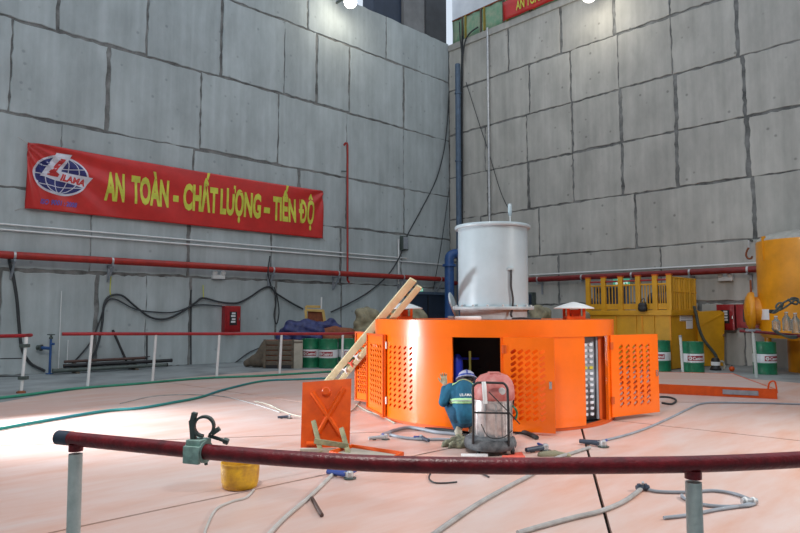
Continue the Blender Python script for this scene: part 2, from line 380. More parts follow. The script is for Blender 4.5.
# ------------------------------------------------------------------ room shell
GC = Vector((1.571, 10.84, 0)); GR = 1.983              # generator housing, camera-aligned centre and radius
GW = W(GC); PLAT = 9.1                                   # painted steel platform radius
def build_floor():
    n = 128; b = MB(); S = 40.0
    inner = []; outer = []
    for i in range(n):
        a = 2*PI*i/n; c, s = math.cos(a), math.sin(a); k = S/max(abs(c), abs(s))
        inner.append(Vector((GW.x+PLAT*c, GW.y+PLAT*s, 0))); outer.append(Vector((GW.x+k*c, GW.y+k*s, 0)))
    # grey slab clipped to the pit's two walls
    outer = [Vector((min(p.x, XR+0.4), min(p.y, YL+0.4), 0)) for p in outer]
    vs_ = [p + Vector((0, 0, z)) for p in inner for z in (0, -0.2)] + outer
    fs = []
    for i in range(n):
        j = (i+1) % n; fs += [(2*i, 2*j, 2*n+j, 2*n+i), (2*i, 2*i+1, 2*j+1, 2*j)]
    fs.append(tuple(2*i+1 for i in range(n)))
    b.add(vs_, fs); b.m = 0
    o = struct(b.build('floor', [M['slab'], M['pit']], None, smooth=False), 'grey concrete floor slab around the painted steel platform')
    for p in o.data.polygons:
        if p.center.z + o.location.z < -0.05: p.material_index = 1
    return o
floor = build_floor()
# steel deck plates between straight joints
def deck():
    c = Vector((GW.x, GW.y)); RI, RO = 1.55, PLAT - 0.01
    def circ(p, d, R):           # forward intersection with a circle about c
        q = p - c; bq = q.dot(d); cc = q.dot(q) - R*R; return p + d*(-bq + math.sqrt(bq*bq - cc))
    lines = []
    for (i, o) in (((582, 430), (610, 533)), ((330, 474), (80, 527)), ((392, 432), (0, 446)), ((283, 399.5), (195, 386.5)), ((645, 424), (800, 441)), ((660, 402), (800, 404))):
        p = on_floor(*i).to_2d(); q = on_floor(*o).to_2d(); d = (q-p).normalized()
        bq = (p-c).dot(d); m = p - d*bq; off = (m-c).length
        pi = m + d*math.sqrt(max(0, RI*RI - off*off)); lines.append((pi, circ(p, d, RO), 0.015 if i[0] in (582,) else 0.017))
    for deg in (100, 130, 70):
        d = (W(Vector((math.cos(math.radians(deg)), math.sin(math.radians(deg)), 0)))).to_2d(); lines.append((c+d*RI, c+d*RO, 0.009))
    ang = lambda p: math.atan2(p.y-c.y, p.x-c.x) % (2*PI)
    lines.sort(key=lambda l: ang(l[1]))
    for k in range(len(lines)):
        a, b_ = lines[k], lines[(k+1) % len(lines)]
        def off(l, sgn):
            d = (l[1]-l[0]).normalized(); nrm = Vector((-d.y, d.x))*sgn*l[2]; return l[0]+nrm, l[1]+nrm
        ai, ao = off(a, 1); bi, bo = off(b_, -1)
        def arc(p, q, R, n):
            x, y = ang(p), ang(q)
            if y < x: y += 2*PI
            return [c + Vector((math.cos(x+(y-x)*t/n), math.sin(x+(y-x)*t/n)))*R for t in range(n+1)]
        o_arc = arc(ao, bo, RO, 14); o_arc[0] = ao; o_arc[-1] = bo
        i_arc = arc(ai, bi, RI, 6); i_arc[0] = ai; i_arc[-1] = bi
        m = MB(); vs_ = []; fs = []; n = 14
        ia = arc(ai, bi, RI, n); ia[0] = ai; ia[-1] = bi
        for t in range(n+1):
            for p, z in ((ia[t], 0.004), (o_arc[t], 0.004), (o_arc[t], -0.05), (ia[t], -0.05)): vs_.append((p.x, p.y, z))
        for t in range(n):
            for j in range(4): fs.append((t*4+j, (t+1)*4+j, (t+1)*4+(j+1) % 4, t*4+(j+1) % 4))
        fs += [(0, 1, 2, 3), (n*4+3, n*4+2, n*4+1, n*4)]
        m.add(vs_, fs); o = m.build('floor_plate', M['pink'], floor, smooth=False); o.matrix_parent_inverse = Matrix.Translation(-floor.location)
deck()
TOP = 14.6
wl = MB(); wl.box(-8.0, XR, YL+0.036, YL+1.2, -0.2, TOP); wall_left = struct(wl.build('wall_left', M['joint'], None, smooth=False), 'tall bare concrete wall on the left, cast in large panels')
wr = MB(); wr.box(XR+0.036, XR+1.2, -8.0, YL+1.2, -0.2, 14.3); wall_right = struct(wr.build('wall_right', M['joint'], None, smooth=False), 'tall bare concrete wall on the right, cast in large panels')
for nm, bx in (('wall_back', (-8.6, XR+1.2, -9.0, -8.0)), ('wall_side', (-9.0, -8.0, -9.0, YL+1.2))):
    b = MB(); b.box(*bx, -0.2, TOP); struct(b.build(nm, M['concrete_l'], None, smooth=False), 'bare concrete wall closing the hall behind the viewpoint')
def panel(wall, axis, plane, u0, u1, z0, z1, gaps, material):
    def side(p, q, n):
        return [(p[0]+(q[0]-p[0])*t/n, p[1]+(q[1]-p[1])*t/n) for t in range(n)]
    c = [(u0+gaps[0], z0+gaps[2]), (u1-gaps[1], z0+gaps[2]), (u1-gaps[1], z1-gaps[3]), (u0+gaps[0], z1-gaps[3])]
    n = 13; poly = []
    for i in range(4): poly += side(c[i], c[(i+1) % 4], n)
    poly = [(u+random.uniform(-.024, .024), z+random.uniform(-.026, .026)) for u, z in poly]
    pr = random.uniform(-0.018, 0.0)
    P = lambda u, z, d: Vector((u, plane-d, z)) if axis == 'x' else Vector((plane-d, u, z))
    b = MB(); k = len(poly); cu, cz = (u0+u1)/2, (z0+z1)/2
    ins = [(u+(cu-u)*0.012, z+(cz-z)*0.012) for u, z in poly]
    b.add([P(u, z, -0.08) for u, z in poly] + [P(u, z, pr-0.012) for u, z in poly] + [P(u, z, pr) for u, z in ins],
          [(i, (i+1) % k, k+(i+1) % k, k+i) for i in range(k)] + [(k+i, k+(i+1) % k, 2*k+(i+1) % k, 2*k+i) for i in range(k)] + [tuple(range(2*k, 3*k))])
    o = b.build('concrete_panel', material, wall, smooth=False); o.matrix_parent_inverse = Matrix.Translation(-wall.location)
LZ = [0, 2.85, 5.1, 7.15, 9.84, 12.7, TOP]
LJ = [[(96, 310), (146, 310), (191, 310), (275, 325), (341, 325), (403, 320)],
      [(91, 240), (189, 245), (271, 250), (341, 255), (401, 265)],
      [(61, 165), (193, 190), (299, 205), (347, 215), (404, 220)],
      [(107, 120), (201, 110), (279, 130), (347, 140), (404, 160)],
      [(58.5, 20), (148, 30), (222, 35), (284.5, 55), (317, 75), (350, 85), (404, 100)],
      [(230, -40), (308, 15), (387, 25)]]
for r in range(6):
    us = [on_left(*p).x for p in LJ[r]]; w = 2.3
    while us[0] > -7.9: us.insert(0, us[0]-w-random.uniform(0, .5))
    us.append(XR-0.01)
    for k in range(len(us)-1):
        wide = lambda: random.choice((0.010, 0.024, 0.050, 0.066))
        panel(wall_left, 'x', YL, us[k], us[k+1], LZ[r], LZ[r+1], (wide(), wide() if k < len(us)-2 else 0.0, random.uniform(.014, .062) if r else 0, random.uniform(.014, .062) if r < 5 else 0), M['concrete_l'])
RZ = [0, 2.04, 4.04, 6.05, 8.05, 10.1, 12.25, 14.3]
RJ = [[(745, 340), (700, 330), (640, 340), (590, 340), (540, 330), (500, 330)],
      [(790, 270), (661, 270), (558, 272), (510, 275)],
      [(754, 215), (636, 225), (539, 235), (480, 245)],
      [(748, 155), (677, 160), (622, 165), (573, 175), (528.5, 185), (488, 195)],
      [(743, 85), (676, 115), (621, 125), (572, 135), (527, 145), (485, 150)],
      [(737, 30), (671, 45), (618, 70), (570, 80), (529, 95)],
      [(735, -20), (669, 10), (614, 15), (560, 30), (508, 50)]]
for r in range(7):
    us = sorted(on_right(*p).y for p in RJ[r])
    while us[0] > -7.9: us.insert(0, us[0]-2.2-random.uniform(0, .3))
    us.append(YL-0.01)
    for k in range(len(us)-1):
        wide = lambda: random.choice((0.014, 0.032, 0.058, 0.074))
        panel(wall_right, 'y', XR, us[k], us[k+1], RZ[r], RZ[r+1], (wide(), wide() if k < len(us)-2 else 0.0, random.uniform(.014, .055) if r else 0, random.uniform(.014, .055) if r < 6 else 0), M['concrete_r'])
# hall columns above the left wall, bright cladding above the corner
def col_box(x0, x1, y0, y1, z0, z1, m, name='trim_1', label=None):
    b = MB(); b.box(x0, x1, y0, y1, z0, z1); return struct(b.build(name, m, None, smooth=False, bevel=0.03), label)
xa, xb, xc, xd = [on_left(p, 15).x for p in (379, 407, 428, 449.5)]
col_box(xa, xb-0.02, YL+0.35, YL+1.1, TOP, TOP+3.2, M['bluedoor'], 'trim_1', 'dark recess above the left wall')
col_box(xb, xc-0.02, YL+0.2, YL+1.1, TOP, TOP+3.2, M['ltconc'], 'trim_2', 'lighter grey column above the left wall')
col_box(xc, XR-0.05, YL+0.1, YL+1.1, TOP, TOP+3.2, M['dkconc'], 'trim_3', 'dark grey column above the corner')
b = MB(); y0, y1 = on_right(466, 20).y, YL
for k in range(7): b.box(XR+1.4, XR+1.55-0.03*(k % 2), y0-6+(y1+1.0-y0+6)*k/7, y0-6+(y1+1.0-y0+6)*(k+1)/7, TOP, TOP+3.5)
struct(b.build('trim_4', M['clad'], None, smooth=False), 'pale cladding behind the walkway')
# walkway lip on the right wall
b = MB(); b.box(XR-0.07, XR+1.2, -7.9, YL-0.02, 14.2, 14.5); struct(b.build('trim_5', M['concrete_r'], None, smooth=False, bevel=0.02), 'concrete lip of the walkway on top of the right wall')

# ------------------------------------------------------------------ generator housing
GEN = thing('generator_housing', 'big round glossy orange steel housing in the middle of the floor with open doorways', 'generator', GW, RC)
def gang(px):                    # angle on the housing of an image column (0 faces the camera side)
    t = (px - CX) / (F / math.cos(TH)); a, bq, c = 1 + t*t, -2*(GC.x*t + GC.y), GC.x**2 + GC.y**2 - GR**2
    f = (-bq - math.sqrt(max(0, bq*bq - 4*a*c))) / (2*a); return math.atan2(t*f - GC.x, -(f - GC.y))
def gl(c): return Vector((c[0]-GC.x, c[1]-GC.y, c[2]))      # camera-aligned to housing-local
HZ0, HZ1, HZ2 = 0.05, 1.32, 1.565
def slot_sheet(w, h, t, u0, u1, z0, z1, cols, rows, sl, sw, rise, fn, nu=1):
    """sheet w x h, thickness t, with rows x cols of slanted open slots; fn maps (u, depth, z) to a point"""
    b = MB()
    def quad2(p):                # front and back skins of a polygon given in (u, z)
        k = len(p); b.add([fn(u, 0, z) for u, z in p] + [fn(u, t, z) for u, z in p], [tuple(range(k)), tuple(range(2*k-1, k-1, -1))])
    def rect(a0, a1, b0, b1, n=1):
        for i in range(n):
            x0, x1 = a0+(a1-a0)*i/n, a0+(a1-a0)*(i+1)/n
            quad2([(x0, b0), (x1, b0), (x1, b1), (x0, b1)])
    rect(0, w, 0, z0, nu); rect(0, w, z1, h, nu); rect(0, u0, z0, z1, 1 if nu == 1 else 2); rect(u1, w, z0, z1, 1 if nu == 1 else 2)
    cwid, chei = (u1-u0)/cols, (z1-z0)/rows
    for i in range(cols):
        for j in range(rows):
            x, z = u0+i*cwid, z0+j*chei; cx_, cz_ = x+cwid/2, z+chei/2
            out = [(x, z), (x+cwid/2, z), (x+cwid, z), (x+cwid, z+chei/2), (x+cwid, z+chei), (x+cwid/2, z+chei), (x, z+chei), (x, z+chei/2)]
            ex, ez = sl/2*math.cos(rise), sl/2*math.sin(rise); nx, nz = -math.sin(rise)*sw/2, math.cos(rise)*sw/2
            hol = [(-.8, -1), (.35, -1), (.8, -1), (1, 0), (.8, 1), (-.35, 1), (-.8, 1), (-1, 0)]
            hol = [(cx_+ex*a+nx*c, cz_+ez*a+nz*c) for a, c in hol]
            for q in range(8):
                r = (q+1) % 8; quad2([out[q], out[r], hol[r], hol[q]])
                b.add([fn(hol[q][0], 0, hol[q][1]), fn(hol[r][0], 0, hol[r][1]), fn(hol[r][0], t, hol[r][1]), fn(hol[q][0], t, hol[q][1])], [(0, 1, 2, 3)])
    for i in range(max(nu, 1)):
        x0, x1 = w*i/nu, w*(i+1)/nu
        for z in (0, h): b.add([fn(x0, 0, z), fn(x1, 0, z), fn(x1, t, z), fn(x0, t, z)], [(0, 1, 2, 3)])
    for x in (0, w): b.add([fn(x, 0, 0), fn(x, 0, h), fn(x, t, h), fn(x, t, 0)], [(0, 1, 2, 3)])
    return b
a_l, a_p, a_o1, a_o1b, a_o2, a_o2b = gang(386), gang(416), gang(452), gang(500), gang(584), gang(606.5)
def gpart(b, name, m, **k): return b.build(name, m, GEN, **k)
b = MB(); b.shell(-PI, PI, HZ1, HZ2, GR-0.06, GR+0.012, 120); gpart(b, 'top_band', M['orange'])
b = MB(); b.lathe([(GR-0.03, HZ2-0.015), (GR-0.03, HZ2-0.005), (0.5, HZ2-0.005)], 96); gpart(b, 'roof_plate', M['orange'])
b = MB(); b.shell(-PI, PI, 0.006, HZ0, GR-0.10, GR-0.01, 120); gpart(b, 'base_ring', M['orange_in'])
b = MB(); b.shell(a_p, a_o1, HZ0, HZ1, GR-0.04, GR); gpart(b, 'wall_panel', M['orange'])
b = MB(); b.shell(a_o1b, a_o2, HZ0, HZ1, GR-0.04, GR); gpart(b, 'wall_panel', M['orange'])
b = MB(); b.shell(a_o2b, 2*PI + a_l - 0.62, HZ0, HZ1, GR-0.04, GR, 70); gpart(b, 'wall_panel', M['orange'])
fnc = lambda u, d, z: Vector(((GR-d)*math.sin(a_l+u/GR), -(GR-d)*math.cos(a_l+u/GR), HZ0+z))
wv = (a_p-a_l)*GR
gpart(slot_sheet(wv, HZ1-HZ0, 0.03, wv*0.12, wv*0.95, 0.16, 1.13, 5, 12, 0.080, 0.034, math.radians(35), fnc, 12), 'wall_panel', M['orange'], smooth=False)
b = MB(); b.shell(a_l, a_p, HZ0, HZ1, GR-0.08, GR-0.036); gpart(b, 'vent_backing', M['orange'])
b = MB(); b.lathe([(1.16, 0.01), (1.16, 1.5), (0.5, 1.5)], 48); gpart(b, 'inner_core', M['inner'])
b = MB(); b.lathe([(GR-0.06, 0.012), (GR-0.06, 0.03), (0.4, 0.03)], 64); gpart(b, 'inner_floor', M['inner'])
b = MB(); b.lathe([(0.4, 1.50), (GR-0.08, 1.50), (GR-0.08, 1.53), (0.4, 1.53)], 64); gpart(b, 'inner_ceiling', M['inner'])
# bits of machinery seen in the first doorway
for k in range(4):
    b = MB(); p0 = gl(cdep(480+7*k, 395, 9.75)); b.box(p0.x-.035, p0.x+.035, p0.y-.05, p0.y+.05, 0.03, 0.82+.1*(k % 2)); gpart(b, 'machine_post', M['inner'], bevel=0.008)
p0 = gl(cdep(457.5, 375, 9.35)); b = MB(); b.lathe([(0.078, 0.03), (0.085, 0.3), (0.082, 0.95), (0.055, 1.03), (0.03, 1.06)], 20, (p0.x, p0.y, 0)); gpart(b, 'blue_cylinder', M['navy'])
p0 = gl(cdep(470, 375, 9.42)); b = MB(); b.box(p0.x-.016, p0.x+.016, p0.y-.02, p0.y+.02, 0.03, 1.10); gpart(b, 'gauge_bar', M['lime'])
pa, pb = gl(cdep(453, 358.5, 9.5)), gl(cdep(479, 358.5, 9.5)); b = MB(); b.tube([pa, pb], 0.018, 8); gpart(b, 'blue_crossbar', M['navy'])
# slotted cooler in the second doorway
pa, pb = gl(cdep(577, 380, 9.55)), gl(cdep(597, 380, 9.72))
ux = Vector((pb.x-pa.x, pb.y-pa.y, 0)).normalized(); uy = Vector((-ux.y, ux.x, 0)); wcol = (Vector((pb.x, pb.y, 0))-Vector((pa.x, pa.y, 0))).length
cm = Matrix.Translation((pa.x, pa.y, 0)) @ Matrix(((ux.x, uy.x, 0, 0), (ux.y, uy.y, 0, 0), (0, 0, 1, 0), (0, 0, 0, 1)))
b = MB(); b.box(0, wcol, 0, 0.08, 0.06, 1.30, cm); b.box(wcol-.035, wcol, -.03, 0.0, 0.06, 1.3, cm); cooler = gpart(b, 'cooler_panel', M['cooler'], bevel=0.005)
for j in range(13):
    for i in range(2):
        x = wcol*(0.40+0.29*i); z = 0.14+j*0.087
        q = [(-.034, -.018), (.014, -.024), (.034, -.012), (.034, .018), (-.014, .024), (-.034, .012)]
        b = MB(); b.prism([cm @ Vector((x+u, 0.0, z+v)) for u, v in q], cm.to_3x3() @ Vector((0, -0.018, 0)))
        o = b.build('louvre', M['slot_light_y'] if j == 8 else M['louvre'], cooler, smooth=False)  # raised plates coloured as light shining through the panel's slots
        if j == 8: lab(o, 'yellow plate for light through a slot')
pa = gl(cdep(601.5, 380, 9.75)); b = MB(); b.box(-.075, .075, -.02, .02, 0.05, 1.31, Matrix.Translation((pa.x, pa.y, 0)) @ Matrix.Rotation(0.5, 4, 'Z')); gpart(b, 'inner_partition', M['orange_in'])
# doors: sheet + hinges + handle
def door(h0, h1, zb, name='door', hinge='orange_in', flip=1, sk=1.0):
    """hinge point h0, free edge h1 in housing-local ground coordinates"""
    h0, h1 = Vector((h0[0], h0[1], 0)), Vector((h1[0], h1[1], 0)); u = (h1-h0); w = u.length; u.normalize(); n = Vector((u.y, -u.x, 0))*flip
    fn = lambda a, d, z: h0 + u*a - n*d + Vector((0, 0, zb+z))
    hh = HZ1 - zb + 0.005
    d = gpart(slot_sheet(w, hh, 0.028, w*0.13, w*0.84, hh*0.11, hh*0.88, 5, 12, 0.106*sk, 0.050*sk, math.radians(36), fn), name, M['orange_d'] if name == 'door' and flip < 0 else M['orange'], smooth=False)
    b = MB()
    for (x0, x1, z0, z1) in ((0, w, 0, .03), (0, w, hh-.03, hh), (0, .03, .03, hh-.03), (w-.03, w, .03, hh-.03)):
        b.prism([fn(x0, .028, z0), fn(x1, .028, z0), fn(x1, .028, z1), fn(x0, .028, z1)], -n*0.022)
    b.build('edge_frame', M['orange_in'], d, smooth=False)
    for z in (0.2, hh-0.22):
        b = MB(); b.tube([fn(-0.008, -.004, z), fn(-0.008, -.004, z+0.11)], 0.014, 8); b.prism([fn(0, -.001, z), fn(.045, -.001, z), fn(.045, -.001, z+.11), fn(0, -.001, z+.11)], n*0.008); b.build('hinge', M[hinge], d)
    b = MB(); c0 = fn(w-.055, -.002, hh*0.50); b.prism([c0+u*-.018+Vector((0, 0, -.05)), c0+u*.018+Vector((0, 0, -.05)), c0+u*.018+Vector((0, 0, .05)), c0+u*-.018+Vector((0, 0, .05))], n*0.012)
    b.prism([c0+n*.012+u*-.008+Vector((0, 0, -.03)), c0+n*.012+u*.008+Vector((0, 0, -.03)), c0+n*.012+u*.008+Vector((0, 0, .035)), c0+n*.012+u*-.008+Vector((0, 0, .035))], n*0.022)
    lab(b.build('handle', M['chrome'], d), 'chrome door handle')
    return d
hp = lambda px: Vector((GR*math.sin(gang(px)), -GR*math.cos(gang(px)), 0))
p = hp(502.5)*1.02; q = gl(cdep(555, 400, 8.62)); d1 = door(p, q, 0.04, sk=.84)
p = hp(608.5)*1.012; q = gl(cdep(659.5, 400, 10.28)); d2 = door(p, q, 0.075)
p = hp(387.2)*1.012; q = gl(cdep(369, 400, 10.85)); d3 = door(p, q, 0.05, hinge='white')
b = MB(); c0 = (Vector((p.x, p.y, 0))*0.42+Vector((q.x, q.y, 0))*0.58); uu = (Vector((q.x-p.x, q.y-p.y, 0))).normalized(); nn = Vector((uu.y, -uu.x, 0))
if nn.y > 0: nn = -nn
b.prism([c0+uu*s*0.16+Vector((0, 0, z))+nn*0.006 for s, z in ((-1, 1.08), (1, 1.08), (1, 1.17), (-1, 1.17))], nn*0.004); lab(gpart(b, 'notice_sheet', M['paper'], smooth=False), 'white notice sheet on the left door')
p = gl(cdep(371.5, 400, 11.5)); q = gl(cdep(356.5, 400, 11.8)); d4 = door(p, q, 0.06)
# white cover cylinder, flange, cable and lance on the roof
CYL = thing('cover_cylinder', 'tall pale grey cylinder with a rolled rim standing on the orange housing', 'cylinder', W(Vector((GC.x+.035, GC.y, HZ2))), RC); CYL.scale = (1.02, 1.02, .965)
b = MB(); b.lathe([(0.585, 0.21), (0.585, 1.60), (0.63, 1.60), (0.64, 1.615), (0.64, 1.645), (0.63, 1.66), (0.0, 1.665)], 72); b.build('shell', M['cyl'], CYL)
b = MB(); b.lathe([(0.585, 0.16), (0.645, 0.16), (0.65, 0.17), (0.65, 0.205), (0.645, 0.215), (0.585, 0.215)], 72); lab(b.build('lower_flange', M['cyl2'], CYL), 'dusty bolted flange near the foot')
b = MB(); b.lathe([(0.56, 0.0), (0.56, 0.16), (0.58, 0.16)], 72); b.build('skirt', M['cyl2'], CYL)
for k in range(16):
    a = 2*PI*k/16 + 0.1; b = MB(); b.lathe([(0.022, 0.205), (0.022, 0.245), (0.0, 0.25)], 8, (0.625*math.cos(a), 0.625*math.sin(a), 0)); b.build('bolt', M['zinc'], CYL)
for sx in (-1, 1):
    b = MB(); b.box(sx*0.63-.05, sx*0.63+.05, -.06, .06, 0.165, 0.23); b.build('clamp_lug', M['cyl2'], CYL, bevel=0.01)
def cyl_pt(px, py, off=0.0):     # on the cylinder's front
    t = (px-CX)/(F/math.cos(TH)); r = 0.585+off; A, B, C = 1+t*t, -2*(GC.x*t+GC.y), GC.x**2+GC.y**2-r*r
    f = (-B-math.sqrt(max(0, B*B-4*A*C)))/(2*A); return cdep(px, py, f) - Vector((GC.x, GC.y, HZ2))
b = MB(); b.tube(curve([cyl_pt(508.5, y, .025)+Vector((d, 0, 0)) for y, d in ((268, 0), (276, 0), (285, .0), (293, .02), (300, .03), (308, .02), (314, .0))] + [cyl_pt(509, 316.5, 0.06)]), 0.017, 8); b.build('power_cable', M['rubber'], CYL)
pc = cyl_pt(508, 267, 0.0); b = MB(); b.box(pc.x-.05, pc.x+.05, pc.y-.03, pc.y+.05, pc.z-.025, pc.z+.02); b.build('cable_entry', M['cyl2'], CYL, bevel=0.006)
LA = thing('white_lance', 'short white rod with a thick white head standing upright on the cylinder rim', 'rod', W(Vector((GC.x+0.31, GC.y-0.2, HZ2+1.606))), RC)
b = MB(); b.lathe([(0.012, 0), (0.012, 0.13), (0.02, 0.15)], 10); b.build('stem', M['white'], LA)
b = MB(); b.lathe([(0.02, 0.15), (0.034, 0.19), (0.036, 0.33), (0.026, 0.36), (0.0, 0.365)], 12); b.build('head', M['cyl'], LA)
# vent caps on the roof
def vent_cap(px, pyb, d, label, s=1.0):
    c = cdep(px, pyb, d); c.z = HZ2 - 0.004; t = thing('vent_cap', label, 'vent cap', W(c), RC)
    for k, (x, y) in enumerate(((-.13, -.13), (.13, -.13), (.13, .13), (-.13, .13))):
        b = MB(); b.box(x*s-.02, x*s+.02, y*s-.02, y*s+.02, 0, 0.19*s); b.build('post', M['orange_d'], t, smooth=False)
    b = MB(); b.box(-.15*s, .15*s, -.15*s, .15*s, 0, 0.05); b.box(-.07*s, .07*s, -.07*s, .07*s, .05, .16*s); b.build('box', M['rust'] if s < 1 else M['orange_d'], t, bevel=0.006)
    b = MB(); b.lathe([(0.33*s, 0.175*s), (0.33*s, 0.19*s), (0.17*s, 0.25*s), (0.04*s, 0.285*s), (0, 0.29*s)], 40); lab(b.build('conical_hat', M['white'], t, angle=20), 'pale conical rain hat')
    return t
vent_cap(404, 319, 11.75, 'small orange vent with a flat pale hat at left of the housing roof', 1.05)
vent_cap(574, 319, 10.75, 'small orange vent with a white conical hat at right of the housing roof', 1.02)
c = cdep(453.5, 318, 11.3); t = thing('round_cover_disc', 'pale disc leaning beside the foot of the cylinder', 'disc', W(Vector((c.x, c.y, HZ2))), RC)
mx = Matrix.Translation((0, 0, 0.24)) @ Matrix.Rotation(math.radians(72), 4, 'Y') @ Matrix.Rotation(0.25, 4, 'X')
b = MB(); b.lathe([(0.0, -.02), (0.21, -.02), (0.24, -.005), (0.24, .015), (0.2, .03), (0, .04)], 36, (0, 0, 0), mx); b.build('disc', M['cyl2'], t)
b = MB(); b.box(-.10, .10, -.05, .05, 0, 0.05); b.build('foot', M['zinc'], t, bevel=0.008)
c = cdep(468, 318, 10.0); t = thing('ring_gasket', 'pale ring lying flat on the housing roof before the cylinder', 'ring', W(Vector((c.x, c.y, HZ2))), RC)
b = MB(); b.lathe([(0.13, 0.0), (0.21, 0.0), (0.215, 0.03), (0.20, 0.05), (0.14, 0.05), (0.13, 0.0)], 40); b.build('ring', M['white'], t)
b = MB(); b.tube(curve([W(cdep(px, py, 9.6)) * 1 for px, py in ((512, 318.6), (521, 318.2), (532, 318.8), (541, 319.1))]), 0.016, 8); 
for v in b.v: v.z = max(v.z, HZ2+.002)
tag(b.build('cable_end', M['rubber']), 'short black cable lying on the housing roof right of the cylinder', 'cable')

# ------------------------------------------------------------------ front guard rail and clamp
def front_rail():
    z = 1.2
    pts = [cflo(px, py, z) for px, py in ((61, 437.5), (120, 443.5), (230, 454), (310, 460), (390, 464), (500, 466), (600, 465.5), (700, 464), (800, 459.5), (900, 452), (1000, 442))]
    o = thing('guard_rail', 'thick maroon tube rail on white posts in the foreground', 'railing', W(Vector((0.2, 2.0, 0))), RC)
    org = Vector((0.2, 2.0, 0)); pts = curve([p-org for p in pts], 14)
    b = MB(); b.tube(pts, 0.025, 16); b.build('rail', M['maroon'], o)
    b = MB(); d = (pts[0]-pts[1]).normalized(); b.tube([pts[0]-d*0.05, pts[0]+d*0.012], [0.0258, 0.0262], 16); b.build('end_cap', M['tool'], o)
    for px, tilt in ((75.5, 0.012), (694.5, 0.0), (1010, 0)):
        k = min(range(len(pts)), key=lambda i: abs(pxy(pts[i]+org)[0] - px)); p = pts[k]
        b = MB(); b.tube([(p.x+tilt, p.y, 0.0), (p.x, p.y, z-.052)], 0.0235, 14); b.build('post', M['postwhite'], o)
        b = MB(); b.tube([(p.x, p.y, z-.042), (p.x, p.y, z-.018)], 0.0245, 14); lab(b.build('post_collar', M['maroon'], o), 'maroon paint band at the head of a post')
        b = MB(); b.lathe([(0.06, 0), (0.06, .008), (0, .008)], 16, (p.x+tilt, p.y, 0)); b.build('base_plate', M['postwhite'], o)
    return o, pts, org
rail, rpts, rorg = front_rail()
def clamp():
    px = 199; k = min(range(len(rpts)), key=lambda i: abs(pxy(rpts[i]+rorg)[0] - px))
    p = rpts[k] + rorg; t = thing('pipe_clamp', 'greenish scaffold swivel clamp with an open ring on the maroon rail', 'clamp', W(p), RC)
    d = (rpts[k+3]-rpts[k-3]).normalized(); R = Matrix.Rotation(math.atan2(d.y, d.x), 4, 'Z')
    def ring(r0, r1, a0, a1, w, c, axis):          # part of a band
        b = MB(); n = 22; vs_ = []; fs = []
        for i in range(n+1):
            a = a0+(a1-a0)*i/n
            for r, h in ((r0, -w/2), (r1, -w/2), (r1, w/2), (r0, w/2)):
                q = Vector((h, r*math.cos(a), r*math.sin(a))) if axis == 'x' else Vector((r*math.cos(a), h, r*math.sin(a)))
                vs_.append(R @ (q + Vector(c)))
        for i in range(n):
            for j in range(4): fs.append((i*4+j, (i+1)*4+j, (i+1)*4+(j+1) % 4, i*4+(j+1) % 4))
        fs += [(0, 1, 2, 3), (n*4+3, n*4+2, n*4+1, n*4)]
        return b.add(vs_, fs)
    ring(0.026, 0.036, 0, 2*PI-.02, 0.062, (0, 0, 0), 'x').build('lower_jaw', M['verdi'], t)
    b = MB(); b.box(-.028, .028, -.030, .030, .022, .040, R); b.box(-.031, .031, -.040, -.026, -.034, .022, R); lab(b.build('swivel_block', M['verdi'], t, bevel=0.004), 'bright verdigris swivel block')
    R0 = R; R = Matrix.Rotation(.12, 4, 'Z')
    ring(0.0280, 0.0355, math.radians(-52), math.radians(268), 0.026, (0.016, 0, 0.080), 'y').build('upper_jaw', M['iron'], t)
    for p_, q_ in (((-.016, 0, .038), (-.023, 0, .102)), ((-.020, 0, .098), (-.014, 0, .126)), ((.042, 0, .056), (.066, 0, .072))):
        b = MB(); b.bar(R @ Vector(p_), R @ Vector(q_), .016, .024, (0, 1, 0)); b.build('jaw_lug', M['iron'], t, bevel=0.003)
    b = MB(); b.tube([R @ Vector((.030, 0, .050)), R @ Vector((.088, 0, .030))], .006, 8); b.build('bolt', M['iron'], t)
    b = MB(); b.lathe([(.011, -.008), (.011, .008)], 6, R @ Vector((.088, 0, .030)), Matrix.Rotation(PI/2+.3, 4, 'Y')); b.build('nut', M['iron'], t)
    b = MB(); b.tube([R @ Vector((.022, 0, -.02)), R @ Vector((.026, 0, -.045))], .006, 8); b.build('bolt', M['iron'], t)
clamp()

